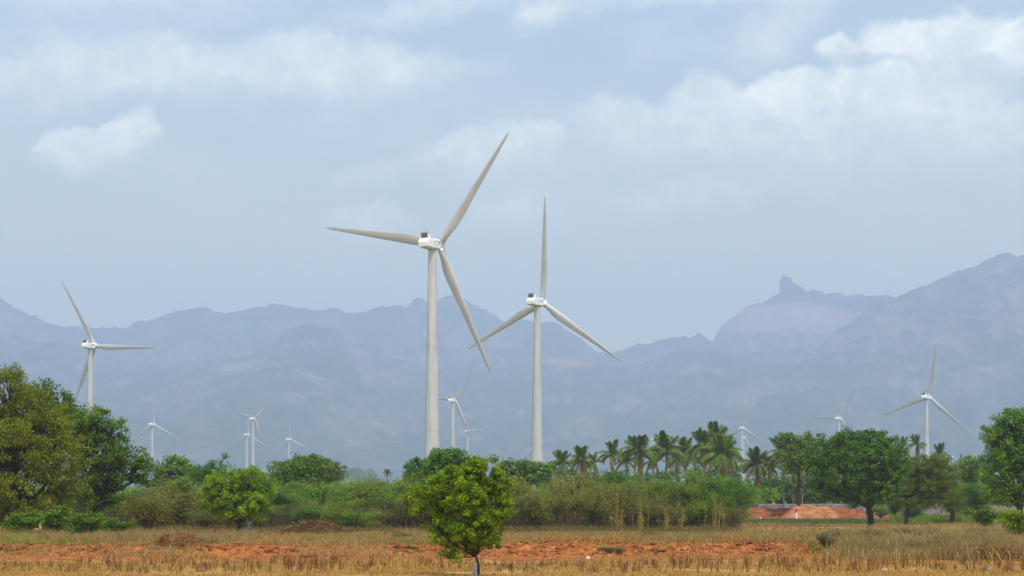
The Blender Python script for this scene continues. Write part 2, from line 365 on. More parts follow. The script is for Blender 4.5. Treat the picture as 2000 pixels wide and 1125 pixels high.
# crag on the shoulder of the right-hand massif
import bmesh
def rock_mesh(name, items, jitter=.2, sub=2, seed=1):
    """several boulders / pinnacles (x, y, z, rx, ry, rz) merged into one rock"""
    bm = bmesh.new(); r_ = random.Random(seed)
    for (x, y, z, rx, ry, rz) in items:
        g = bmesh.ops.create_icosphere(bm, subdivisions=sub, radius=1.0)['verts']
        for v in g:
            k = 1+(r_.random()-.5)*jitter*2
            v.co = Vector((x+v.co.x*rx*k, y+v.co.y*ry*k, z+v.co.z*rz*k))
    me = bpy.data.meshes.new(name); bm.to_mesh(me); bm.free(); return me
Yc = 14200; b0 = W(1540, 563, Yc); k = Yc/F
pin = [(-13*k, 0, 2*k, 5*k, 8*k, 17*k), (-9*k, 0, 9*k, 6*k, 8*k, 17*k), (-3*k, 0, 9*k, 6*k, 8*k, 14*k), (2*k, 0, 9*k, 5*k, 8*k, 15*k), (9*k, 0, 2*k, 6*k, 9*k, 11*k), (15*k, 0, 0, 5*k, 9*k, 11*k), (24*k, 0, -4*k, 7*k, 9*k, 6*k), (0, 0, -10*k, 19*k, 16*k, 10*k)]
ro = obj('rock_pinnacle', rock_mesh('rock_pinnacle', pin, .16), m, loc=b0); tag(ro, kind='structure')

# ------------------------------------------------------------------ haze
bm = bmesh.new(); bmesh.ops.create_cube(bm, size=1.0); hm = bpy.data.meshes.new('haze'); bm.to_mesh(hm); bm.free()
m, t, out = new_mat('haze_air')
pv = t.add('ShaderNodeVolumePrincipled'); pv.inputs['Color'].default_value = (.555, .710, 1.0, 1)
pv.inputs['Density'].default_value = 1.38e-4; pv.inputs['Anisotropy'].default_value = 0.0
pv.inputs['Density Attribute'].default_value = ''; pv.inputs['Temperature Attribute'].default_value = ''
t.l.new(pv.outputs[0], out.inputs['Volume'])
try: m.cycles.homogeneous_volume = True
except Exception: pass
hz = obj('haze', hm, m); hz.scale = (25000, 19000, 1902); hz.location = (0, -1000+9500, 950-2)
tag(hz, kind='stuff')
# ------------------------------------------------------------------ wind turbines
def grime_mat(name, base, dirt, amt, rough=.45, streak=(1.2, 1.2, .06)):
    m, t, out = new_mat(name); tcn = t.add('ShaderNodeTexCoord'); mp = t.add('ShaderNodeMapping'); t.l.new(tcn.outputs['Object'], mp.inputs[0]); mp.inputs[3].default_value = streak
    n = t.noise(mp.outputs[0], 1.3, 7, .7); n2 = t.noise(tcn.outputs['Object'], .15, 3, .5)
    f = t.math('MULTIPLY', t.sstep(t.math('MULTIPLY_ADD', n2, .35, n), .55, .95), amt)
    d = t.add('ShaderNodeBsdfPrincipled'); t.l.new(t.mix(f, base, dirt), d.inputs['Base Color']); d.inputs['Roughness'].default_value = rough
    d.inputs['Specular IOR Level'].default_value = .35; t.l.new(d.outputs[0], out.inputs[0]); return m
M['tower'] = grime_mat('tower_paint', (.53, .535, .56), (.31, .29, .27), .6)
M['blade'] = grime_mat('blade_gelcoat', (.52, .515, .525), (.35, .31, .28), .6, .4, (.5, .5, .12))
M['shell'] = grime_mat('nacelle_shell', (.82, .83, .85), (.62, .58, .55), .35, .35, (.6, .6, .6))
M['seam'] = simple_mat('dark_seam', (.20, .19, .185), (.27, .255, .25), 2, .8)
M['seam_light'] = simple_mat('weathered_seam', (.26, .25, .24), (.36, .345, .33), 2, .8)
M['grille'] = simple_mat('radiator_grille', (.05, .055, .065), (.10, .105, .12), 9, .5)
M['blue'] = simple_mat('blue_lettering', (.035, .12, .32), (.05, .16, .38), 5, .5)
def hull(sections, cap=True):
    """sections: list of (x, list of (y, z)) with equal point counts"""
    V = []; Q = []; T = []; n = len(sections[0][1])
    for x, ring in sections: V += [(x, y, z) for y, z in ring]
    for i in range(len(sections)-1):
        for j in range(n):
            k = (j+1) % n; Q.append((i*n+j, i*n+k, (i+1)*n+k, (i+1)*n+j))
    for base in ((0, (len(sections)-1)*n) if cap else ()):
        V.append(tuple(np.mean([V[base+j] for j in range(n)], axis=0))); c = len(V)-1
        for j in range(n): T.append((base+j, base+(j+1) % n, c))
    return V, Q, T
def mesh_hull(name, sections, smooth=False):
    V, Q, T = hull(sections); me = mesh_np(name, V, quads=Q, tris=T, smooth=smooth)
    bm = bmesh.new(); bm.from_mesh(me); bmesh.ops.recalc_face_normals(bm, faces=bm.faces); bm.to_mesh(me); bm.free(); return me
def rect(w_, z0, z1, ch=.3):
    return [(-w_+ch, z0), (w_-ch, z0), (w_, z0+ch), (w_, z1-ch), (w_-ch, z1), (-w_+ch, z1), (-w_, z1-ch), (-w_, z0+ch)]
def box_mesh(name, lo, hi, bev=.0):
    bm = bmesh.new(); g = bmesh.ops.create_cube(bm, size=1.0)['verts']
    for v in g: v.co = Vector([(lo[i]+hi[i])/2+v.co[i]*(hi[i]-lo[i]) for i in range(3)])
    if bev: bmesh.ops.bevel(bm, geom=bm.edges[:], offset=bev, segments=2, affect='EDGES')
    me = bpy.data.meshes.new(name); bm.to_mesh(me); bm.free(); return me
# nacelle, x forward to the rotor, origin at the tower top centre line, z = 0 at hub height
def nrect(w_, z0, z1, cb=.3, ct=.3):
    return [(-w_+cb, z0), (w_-cb, z0), (w_, z0+cb), (w_, z1-ct), (w_-ct, z1), (-w_+ct, z1), (-w_, z1-ct), (-w_, z0+cb)]
nac_me = mesh_hull('nacelle', [(-5.45, nrect(1.5, -.95, .25, .2, .1)), (-5.35, nrect(1.62, -1.05, .42, .25, .12)), (-4.45, nrect(1.72, -1.22, 1.38, .3, .14)), (-1.75, nrect(1.75, -1.62, 1.42, .35, .16)), (-1.73, nrect(1.66, -1.62, 1.36, .35, .3)),
      (1.7, nrect(1.64, -1.72, 1.30, .4, .4)), (2.5, nrect(1.5, -1.62, 1.08, .4, .5)), (3.0, nrect(1.15, -1.1, .8, .4, .4))])
cool_me = mesh_hull('cooler_box', [(-4.35, rect(1.35, 1.2, 3.05, .1)), (-4.2, rect(1.4, 1.2, 3.1, .1)), (-3.1, rect(1.4, 1.2, 3.15, .1)), (-2.95, rect(1.35, 1.2, 3.15, .1))])
grille_me = box_mesh('grille', (-4.40, -1.1, 1.55), (-4.352, 1.1, 2.85), .02)
slat_me = box_mesh('grille_slat', (-4.44, -.05, 1.55), (-4.402, .05, 2.85))
lid_me = box_mesh('cooler_lid', (-4.6, -1.55, 3.152), (-2.7, 1.55, 3.25), .03)
mast_t = Tubes(); mast_t.add([(-3.2, .5, 3.2), (-3.2, .5, 4.3)], [.045, .03], 6); ant_t = Tubes(); ant_t.add([(-3.2, -.5, 3.2), (-3.2, -.5, 4.0)], [.045, .03], 6); ant_me = ant_t.mesh('antenna')
mast_me = mast_t.mesh('wind_vane')
# blue framed side panel with its blue triangle, one on each flank
def flank(name, s, parts):
    V = []; Q = []
    for (x0, z0, x1, z1) in parts:
        y0, y1 = s*1.60, s*1.685; k = len(V)
        V += [(x0, y0, z0), (x1, y0, z0), (x1, y0, z1), (x0, y0, z1), (x0, y1, z0), (x1, y1, z0), (x1, y1, z1), (x0, y1, z1)]
        Q += [(k+4, k+5, k+6, k+7), (k, k+1, k+5, k+4), (k+2, k+3, k+7, k+6), (k+1, k+2, k+6, k+5), (k+3, k, k+4, k+7)]
    return mesh_np(name, V, quads=Q)
frame_parts = [(-1.66, -.55, -1.42, .62), (-1.42, .54, 1.5, .62), (-1.42, -.55, 1.2, -.49)]
def tri_mesh(s):
    y0, y1 = s*1.60, s*1.705
    V = [(.75, y0, -.15), (1.62, y0, -.15), (1.2, y0, .58), (.75, y1, -.15), (1.62, y1, -.15), (1.2, y1, .58)]
    return mesh_np('blue_triangle', V, quads=[(0, 1, 4, 3), (1, 2, 5, 4), (2, 0, 3, 5)], tris=[(3, 4, 5)])
# blue script on the third machine: unreadable strokes at this size, built as a slanted line of letter strokes
def script_mesh(s):
    tb = Tubes(); r0 = random.Random(4); x = -1.2
    y = s*1.69
    while x < 1.5:
        h_ = .22+.12*math.sin(x*1.2); b_ = -.15+.14*(x+1.2)
        if r0.random() < .35: tb.add([(x, y, b_), (x+.1, y, b_+h_*1.9)], [.045, .045], 5)
        else: tb.add([(x, y, b_), (x+.03, y, b_+h_), (x+.16, y, b_+h_), (x+.2, y, b_+h_*.4), (x+.07, y, b_)], [.04]*5, 5)
        x += .27
    return tb.mesh('blue_script')
hatch_me = {s: flank('underside_hatch', s*.985, [(.2, -1.35, 1.5, -.45)]) for s in (1, -1)}
frame_me = {s: flank('blue_frame', s, frame_parts) for s in (1, -1)}
trim_me = {s: tri_mesh(s) for s in (1, -1)}; script_me = {s: script_mesh(s) for s in (1, -1)}
# rotor: hub with spinner, three collars
def lathe_x(name, prof, seg=28):
    V = []; Q = []
    for x, r_ in prof: V += [(x, r_*math.cos(a), r_*math.sin(a)) for a in np.arange(seg)/seg*2*math.pi]
    for i in range(len(prof)-1):
        for j in range(seg): Q.append((i*seg+j, i*seg+(j+1) % seg, (i+1)*seg+(j+1) % seg, (i+1)*seg+j))
    return mesh_np(name, V, quads=Q, smooth=True)
hub_me = lathe_x('hub', [(-1.15, .05), (-1.15, 1.05), (-1.0, 1.25), (-.7, 1.3), (-.65, 1.48), (.5, 1.5), (.9, 1.35), (1.5, .95), (1.85, .45), (1.95, .02)])
collar_t = Tubes(); collar_t.add([(0, 0, .9), (0, 0, 1.65), (0, 0, 1.66), (0, 0, 1.9)], [1.08, 1.08, 1.14, 1.14], 24); collar_me = collar_t.mesh('blade_collar')
bear_t = Tubes(); bear_t.add([(0, 0, 1.88), (0, 0, 2.02)], [1.02, 1.02], 24); bear_me = bear_t.mesh('dark_joint')
RB = 41.0
def blade_mesh(pitch):
    st = [1.9, 2.6, 3.4, 4.6, 6.0, 7.6, 9.2, 11.5, 14, 17, 20.5, 24, 28, 31.5, 34.5, 37, 39, 40.2, 40.8, 41]
    ch = [2.1, 2.1, 2.15, 2.4, 2.75, 3.0, 3.08, 3.0, 2.8, 2.5, 2.2, 1.95, 1.65, 1.4, 1.2, 1.0, .82, .62, .42, .12]
    th = [1.0, 1.0, .93, .72, .54, .42, .36, .31, .28, .25, .23, .21, .20, .19, .18, .18, .18, .18, .18, .18]
    V = []; Q = []; n = 18
    for s, c, k in zip(st, ch, th):
        f = min(max((s-2.2)/5.5, 0), 1)
        tw = R(pitch + 16*(1-min(s/30, 1))**1.5)
        pre = (s/RB)**2*0.4
        for j in range(n):
            a = 2*math.pi*j/n
            cx, cy = -math.cos(a)*.5, math.sin(a)*.5*k
            if f > 0:      # airfoil: blunt leading edge, sharp tail
                uu = (math.cos(a)+1)/2; yy = 5*k*(.2969*math.sqrt(uu+1e-6)-.126*uu-.3516*uu**2+.2843*uu**3-.1015*uu**4)
                ax = .34-uu; ay = yy*math.copysign(1, math.sin(a)) if abs(math.sin(a)) > 1e-6 else 0
                cx = cx*(1-f)+ax*f; cy = cy*(1-f)+ay*f
            px_, py_ = cx*c, cy*c         # chord along +Y (leading edge side), thickness along X
            yv = px_*math.cos(tw) - py_*math.sin(tw); xv = px_*math.sin(tw) + py_*math.cos(tw)
            V.append((xv+pre, yv, s))
    for i in range(len(st)-1):
        for j in range(n): Q.append((i*n+j, i*n+(j+1) % n, (i+1)*n+(j+1) % n, (i+1)*n+j))
    V.append((V[-1][0], V[-1][1], 41.02)); c = len(V)-1; b0 = (len(st)-1)*n
    return mesh_np('blade', V, quads=Q, tris=[(b0+j, b0+(j+1) % n, c) for j in range(n)], smooth=True)
blade_me = blade_mesh(3)
def tower_mesh(h):
    V = []; Q = []; n = 32
    zs = [0, 2, h*.3, h*.3+.01, h*.62, h*.62+.01, h-.6, h-.59, h]
    def rr(z): return 1.18 + (h-z)*.0183
    for z in zs: V += [(rr(z)*math.cos(a), rr(z)*math.sin(a), z) for a in np.arange(n)/n*2*math.pi]
    for i in range(len(zs)-1):
        for j in range(n): Q.append((i*n+j, i*n+(j+1) % n, (i+1)*n+(j+1) % n, (i+1)*n+j))
    return mesh_np('tower', V, quads=Q, smooth=True), rr
def ring_mesh(name, z, r_, hh):
    tb = Tubes(); tb.add([(0, 0, z-hh), (0, 0, z+hh)], [r_, r_], 32); return tb.mesh(name)
def turbine(hx, hy, rp, ang, label, arel=37, Y=None, mark='triangle', tl=8):
    Y = RB*F/rp; p = W(hx, hy, Y)
    a = math.atan2(p.x, Y) + R(arel); fwd = Vector((math.sin(a), math.cos(a), 0))
    over = 4.0; base = p - fwd*over; gb = g1(base.x, base.y)
    root = empty('wind_turbine', (base.x, base.y, gb), math.atan2(fwd.y, fwd.x)); tag(root, label, 'wind turbine', 'white three-bladed wind turbines on the plain')
    hh = p.z - gb                             # hub height above the ground here
    tm, rr = tower_mesh(hh-1.65); tw = obj('tower', tm, M['tower'], root)
    if rp > 45:
        for z in ((hh-1.65)*.3, (hh-1.65)*.62): obj('flange_ring', ring_mesh('flange_ring', z, rr(z)+.012, .05), M['seam_light'], tw)
        obj('yaw_ring', ring_mesh('yaw_ring', hh-1.75, 1.32, .22), M['seam'], root)
    nc_ = obj('nacelle', nac_me, M['shell'], root, (0, 0, hh)); nc_.rotation_euler = (0, R(-4), 0)
    if rp > 35:
        cb_ = obj('cooler_box', cool_me, M['shell'], nc_); obj('grille', grille_me, M['grille'], nc_); obj('cooler_lid', lid_me, M['shell'], nc_)
    if rp > 60:
        for y in (-.55, 0, .55): obj('grille_slat', slat_me, M['seam'], nc_, (0, y, 0))
        obj('wind_vane', mast_me, M['seam'], nc_); obj('antenna', ant_me, M['seam'], nc_)
        for s in (1, -1):
            obj('hatch', hatch_me[s], M['shell'], nc_)
            if mark == 'triangle':
                obj('blue_frame', frame_me[s], M['blue'], nc_); obj('blue_triangle', trim_me[s], M['blue'], nc_)
            elif mark == 'script':
                obj('blue_script', script_me[s], M['blue'], nc_)
    hb = obj('hub', hub_me, M['shell'], root, (over, 0, hh)); hb.rotation_euler = (0, R(-tl), 0)
    # image-right seen from the camera is local -Y (rotor axis points away and to the right)
    for k in range(3):
        phi = R(ang + 120*k)                 # counter-clockwise from image right
        # blade z axis -> (0, -cos phi, sin phi); blade y (leading edge) -> counter-clockwise side
        zt = Vector((0, -math.cos(phi), math.sin(phi))); yt = Vector((0, math.sin(phi), math.cos(phi))); xt = yt.cross(zt)
        mt = Matrix((xt, yt, zt)).transposed().to_4x4()
        tilt = Matrix.Rotation(R(-tl), 4, 'Y')
        if rp > 35:
            cl = obj('blade_collar', collar_me, M['shell'], hb); cl.matrix_basis = mt
        if rp > 100:
            cl = obj('dark_joint', bear_me, M['seam'], hb); cl.matrix_basis = mt
        bl = obj('blade', blade_me, M['blade'], root)
        if xt.x < 0:
            pass
        bl.matrix_basis = Matrix.Translation((over, 0, hh)) @ tilt @ mt
    return root
TL = [
 (858, 479, 267, 48.9, 'tallest and nearest wind turbine, standing left of the image centre behind the foreground tree', 31.5, 11.2),
 (1060, 591, 205.6, 83.9, 'second tallest wind turbine, with one blade pointing straight up, right of the nearest one', 32.6, 8.2),
 (186, 676, 147, -3.5, 'white wind turbine rising behind the big trees at the left edge', 41, 11),
 (1815, 775.5, 109, 77.6, 'white wind turbine at the right with two palms at its foot', 28, 9.6),
 (890, 782, 93.5, 53.5, 'mid-distance wind turbine seen between the two tallest towers', 37),
 (301, 829, 70, 91, 'small hazy wind turbine just right of the left tree group', 33),
 (1643, 817, 77, 58, 'hazy wind turbine whose tower ends behind the big round tree at right', 37),
 (498, 818, 66, 46, 'taller of the two small turbines that overlap above the lime green tree', 37),
 (485, 849, 58, 90, 'shorter small turbine directly behind its taller neighbour above the lime green tree', 33),
 (567, 858, 53, 93, 'small faint turbine above the round dark tree left of centre', 33),
 (916, 842, 54, 9, 'faint turbine half hidden behind the mid-distance one between the two tallest towers', 35),
 (1043, 876, 46, 101, 'faint turbine almost wholly hidden behind the second tallest tower', 35),
 (1277, 858, 37, 38, 'faintest turbine, its hub between two coconut palm crowns', 35),
 (1452, 836, 59, 87, 'hazy turbine standing right of the tallest palm cluster', 33),
 (1455, 854, 50, 65, 'very faint turbine behind the one right of the tallest palm cluster', 35),
 (1862, 892, 29, 97, 'tiny far turbine low at the right beside a thin dark pole', 33)]
for i, (hx, hy, rp, ang, lab, ar, *tl_) in enumerate(TL):
    turbine(hx, hy, rp, ang, lab, ar, tl=tl_[0] if tl_ else 7, mark='script' if i == 2 else 'triangle')
# ------------------------------------------------------------------ trees
def clump_leaves(cen, rad, per, L, Wd, outward=None, flat=.75, droop=0.0):
    n = len(cen); c = np.repeat(cen, per, 0); off = rng.normal(size=(n*per, 3)); off = unit(off)*(rng.uniform(0, 1, (n*per, 1))**.5)
    off[:, 2] *= flat; r_ = np.repeat(rad, per)[:, None]
    p = c+off*r_
    nr_ = unit(off*np.array([1, 1, 1.0])+np.array([0, 0, .7]))
    cv = np.repeat(rng.uniform(0, 1, n), per)
    var = np.clip(.55*cv + .45*rng.uniform(0, 1, n*per), 0, 1)
    ax = np.tile(np.array([[0, 0, -1.0]]), (n*per, 1))
    return leaves(p, L, Wd, nr_, .62, axis=ax, amix=droop, var=var)
def bez(a, b, bend, n=6):
    a, b = np.array(a, float), np.array(b, float); t_ = np.linspace(0, 1, n)[:, None]
    return a+(b-a)*t_ + np.array(bend)[None, :]*(4*t_*(1-t_))
def tree(name, label, group, Y, bpx, blobs, leaf, clumps, crad, per, L, Wd, trunk_r, forks=None, bark='bark', base_py=None, flat=.75, droop=.1, shell=.55, cat='tree', twigs=.6, depth=1.0, spread=1.0, cx0=0):
    """blobs: (px, py, rx, ry[, dY]) in photo pixels at distance Y; forks: trunk joints as (px, py)"""
    bx = (bpx-1000)/F*Y; gb = g1(bx, Y); root = empty(name, (bx, Y, gb)); tag(root, label, cat, group)
    O = np.array([bx, Y, gb]); s = Y/F
    B = []
    for b in blobs:
        b = (cx0+(b[0]-cx0)*spread,)+tuple(b[1:])
        c = np.array(W(b[0], b[1], Y)); dy = (b[4] if len(b) > 4 else 0)
        c = c + np.array([0, dy, 0]) - O; B.append((c, np.array([b[2]*s, (b[2]+b[3])*.5*s*depth, b[3]*s])))
    vol = np.array([r_[0]*r_[2] for _, r_ in B]); cnt = np.maximum(3, (vol/vol.sum()*clumps*.88).astype(int))
    cen = []; own = []
    for k, (c, r_) in enumerate(B):
        d_ = unit(rng.normal(size=(cnt[k]*2, 3))); q = rng.uniform(shell, 1.0, (cnt[k]*2, 1)); q = np.where(rng.uniform(0, 1, q.shape) < (.2 if Y < 100 else .12), rng.uniform(1.0, 1.34 if Y < 100 else 1.18, q.shape), q)
        p = c+d_*r_*q
        ok = np.ones(len(p), bool)
        for j, (c2, r2) in enumerate(B):
            if j != k: ok &= np.linalg.norm((p-c2)/r2, axis=1) > .55
        p = p[ok][:cnt[k]]; cen.append(p); own += [k]*len(p)
    cen = np.concatenate(cen); rad = .78*crad*rng.uniform(.5, 1.35, len(cen))
    if Y < 320 and Y > 100: per = int(per*1.6); L *= .74; Wd *= .74
    V, Q, A = clump_leaves(cen, rad, per, L, Wd, flat=flat, droop=droop)
    keep = None
    obj('crown', mesh_np('crown', V, quads=Q, var=A), M[leaf], root)
    tb = Tubes(); pts = [np.array([0, 0, -.3])]
    if forks:
        for fp in forks: pts.append(np.array(W(fp[0], fp[1], Y))-O)
    else: pts.append(np.array([0, 0, max(.5, (B[0][0][2]-B[0][1][2])*.8)]))
    pts = np.array(pts); rr_ = np.linspace(trunk_r*1.15, trunk_r*.8, len(pts))
    tb.add(pts, rr_, 9); top = pts[-1]
    for k, (c, r_) in enumerate(B):
        ln = np.linalg.norm(c-top); tb.add(bez(top-np.array([0, 0, .1]), c, (rnd.uniform(-.08, .08)*ln, rnd.uniform(-.1, .1)*ln, rnd.uniform(-.05, .1)*ln), 7), np.linspace(trunk_r*.62, trunk_r*.16, 7), 6)
    for k, p in zip(own, cen):
        if rnd.random() < twigs:
            c, r_ = B[k]; a = c+(top-c)*rnd.uniform(0, .45); ln = np.linalg.norm(p-a)
            tb.add(bez(a, p, (rnd.uniform(-.1, .1)*ln, rnd.uniform(-.1, .1)*ln, rnd.uniform(-.02, .12)*ln), 5), np.linspace(trunk_r*.2, trunk_r*.05, 5), 4)
    obj('trunk', tb.mesh('trunk'), M[bark], root)
    return root
G = 'broadleaf trees of the plain'
# foreground tree
Yf = 77.0
tree('young_tree', 'lone young bright green tree in the foreground, its thin forked trunk at the bottom edge', None, Yf, 935,
     [(936, 905, 20, 24), (918, 930, 30, 28), (962, 925, 16, 22, -.2), (885, 925, 24, 22), (862, 950, 30, 24), (905, 965, 40, 34, -.5), (948, 958, 30, 34, .3), (975, 975, 18, 26), (835, 962, 20, 12), (822, 990, 20, 12), (868, 990, 34, 22, .4), (930, 1005, 36, 30, -.3), (968, 1010, 22, 22), (860, 1030, 26, 20, .2), (893, 1030, 34, 24, -.4),
      (945, 1040, 28, 24), (880, 1055, 28, 12, .2), (925, 1058, 28, 16), (962, 1055, 12, 12), (885, 1084, 24, 9, -.3), (908, 1075, 12, 8), (985, 948, 8, 10), (812, 968, 9, 7)],
     'fore', 560, .31, 135, .095, .042, .05, forks=[(934, 1100), (928, 1082)], flat=.72, droop=.28, shell=.3, twigs=.8, spread=1.13, cx0=915)
# left group
tree('big_tree', 'tall olive-yellow tree cut by the left edge of the picture', G, 168, 30,
     [(10, 770, 55, 50), (60, 800, 60, 45, 1), (-20, 850, 80, 90), (95, 850, 60, 55, -1), (40, 890, 70, 70, -3), (120, 900, 48, 60, -2), (60, 960, 60, 55, -3), (130, 950, 40, 45, -1), (-10, 980, 70, 60), (20, 740, 28, 22), (-60, 930, 60, 90)],
     'olive', 950, 1.0, 42, .36, .13, .38, forks=[(24, 1000)], flat=.7, droop=.12, base_py=1050, shell=.6)
tree('background_tree', 'dark green tree top showing behind the olive tree at the left', G, 205, 110,
     [(70, 770, 40, 26), (115, 800, 40, 30), (140, 830, 40, 40), (60, 840, 70, 60)], 'dark', 300, 1.2, 40, .4, .22, .4)
tree('spreading_tree', 'dark green spreading tree with bare limbs showing, right of the olive tree', G, 185, 190,
     [(180, 830, 40, 34), (215, 845, 34, 34), (150, 850, 40, 45), (190, 890, 60, 45), (250, 890, 34, 26, -1), (285, 905, 24, 18, -1), (240, 930, 44, 28), (170, 940, 50, 50), (205, 985, 40, 28), (280, 930, 22, 18)],
     'mid', 520, .85, 38, .30, .17, .32, forks=[(187, 1000), (192, 970)], twigs=.9)
tree('lime_tree', 'round lime green tree with a person standing at its foot', G, 168, 470,
     [(440, 945, 42, 30), (485, 945, 44, 32), (515, 965, 24, 28), (415, 970, 26, 30), (455, 985, 45, 28, -1), (500, 985, 32, 26, -1)],
     'lime', 640, .55, 48, .22, .12, .24, forks=[(466, 1020)], flat=.8)
tree('round_tree', 'wide dark green round-topped tree behind the thicket left of centre', G, 300, 600,
     [(560, 925, 36, 28), (600, 915, 42, 26), (640, 925, 32, 26), (590, 945, 60, 24)], 'mid', 420, 1.15, 40, .42, .26, .4)
tree('dark_tree', 'dark dense tree at the foot of the tallest turbine, left of the foreground tree', G, 260, 850,
     [(870, 895, 30, 20), (895, 900, 20, 18), (845, 915, 26, 22), (815, 915, 20, 18), (800, 930, 18, 14), (860, 935, 40, 22)], 'dark', 330, .8, 40, .36, .24, .35)
tree('low_tree', 'low dark tree between the foreground tree and the second tallest tower', G, 330, 1025,
     [(1000, 918, 26, 18), (1030, 915, 24, 16), (1060, 918, 24, 15), (985, 925, 20, 22), (1030, 940, 50, 20)], 'mid', 260, 1.1, 36, .45, .26, .3)
tree('big_tree', 'big dark round tree at right with a short dark leaning trunk', G, 270, 1702,
     [(1655, 865, 34, 24), (1700, 862, 30, 28), (1740, 880, 26, 24), (1630, 890, 34, 26), (1690, 900, 60, 38, -2), (1745, 915, 26, 36), (1610, 920, 26, 22, 1), (1650, 935, 50, 30, -2), (1710, 950, 50, 28, -2), (1740, 955, 22, 22), (1600, 945, 16, 14), (1585, 905, 20, 22, 2), (1680, 965, 40, 20), (1615, 955, 26, 20), (1755, 900, 22, 20)],
     'dark', 1150, .95, 42, .38, .24, .42, forks=[(1700, 1005), (1697, 990)], shell=.55)
tree('background_tree', 'paler green tree behind the big round tree at right', G, 400, 1560,
     [(1545, 865, 24, 20), (1575, 862, 22, 18), (1600, 870, 26, 22), (1560, 895, 44, 28), (1600, 905, 30, 26), (1640, 860, 18, 12)], 'mid', 320, 1.4, 36, .5, .3, .35)
tree('fine_leaved_tree', 'airy olive green tree with a forked trunk, right of the big round tree', G, 285, 1770,
     [(1800, 908, 44, 22), (1838, 918, 30, 26), (1775, 930, 30, 30), (1815, 940, 48, 30), (1772, 965, 30, 28), (1845, 955, 26, 28), (1810, 972, 34, 20)], 'thorn', 760, .85, 60, .30, .10, .3, forks=[(1771, 1005), (1775, 985)], droop=.25, twigs=.9)
tree('big_tree', 'tall dense green tree cut by the right edge of the picture', G, 230, 1990,
     [(1975, 830, 34, 26), (1945, 850, 24, 26), (2020, 830, 50, 40), (1960, 885, 36, 32), (2010, 890, 50, 50), (1955, 930, 34, 30), (2000, 955, 50, 34), (1950, 965, 26, 20), (1990, 805, 12, 10)],
     'mid', 700, .9, 42, .34, .2, .42, forks=[(1992, 990)])
tree('background_tree', 'hazy light green tree top left of the right-edge tree', G, 470, 1905,
     [(1895, 905, 24, 14), (1915, 912, 24, 18), (1880, 925, 30, 22), (1915, 940, 36, 24)], 'mid', 240, 1.5, 34, .6, .34, .35)
tree('small_tree', 'small pale lime tree behind the stone wall', G, 440, 1500,
     [(1495, 962, 16, 10), (1510, 970, 14, 12), (1487, 974, 14, 10)], 'lime', 130, .9, 36, .5, .28, .16)
tree('background_tree', 'green tree showing above the thicket right of the spreading tree', G, 380, 355,
     [(345, 905, 24, 14), (335, 925, 36, 20), (375, 925, 30, 14), (320, 945, 30, 20)], 'mid', 240, 1.2, 36, .5, .28, .3)
tree('wispy_tree', 'thin open-crowned tree whose top twigs stand out left above the lime tree', G, 230, 405,
     [(400, 918, 34, 14), (430, 905, 20, 8), (438, 893, 6, 8), (385, 935, 30, 16), (420, 930, 24, 12)], 'thorn_dark', 110, .7, 30, .3, .12, .14, twigs=1.0)
for (bp, top, wd, Y, lf, lab) in [(1460, 935, 50, 470, 'dark', 'dark undergrowth tree in the palm grove, left of the small lime tree'), (1530, 925, 60, 480, 'dark', 'dark undergrowth tree in the palm grove, behind the small lime tree'),
     (1585, 930, 60, 475, 'dark', 'dark undergrowth tree in the palm grove, left of the big round tree'), (1650, 940, 60, 470, 'dark', 'dark tree filling the gap under the big round tree'), (1405, 905, 60, 520, 'mid', 'green tree among the trunks of the tallest palms'), (1310, 912, 70, 520, 'mid', 'green tree behind the middle row of palms'),
     (1215, 920, 60, 520, 'mid', 'green tree below the left row of palms'), (1120, 915, 60, 500, 'mid', 'green tree behind the two dark palms right of the second tower')]:
    tree('grove_tree', lab, G, Y, bp, [(bp-wd*.45, top+16, wd*.5, 16), (bp+wd*.4, top+14, wd*.5, 14), (bp, top+38, wd*.9, 24), (bp+10, top+60, wd*.8, 18)], lf, 200, 1.6, 34, .65, .36, .3)

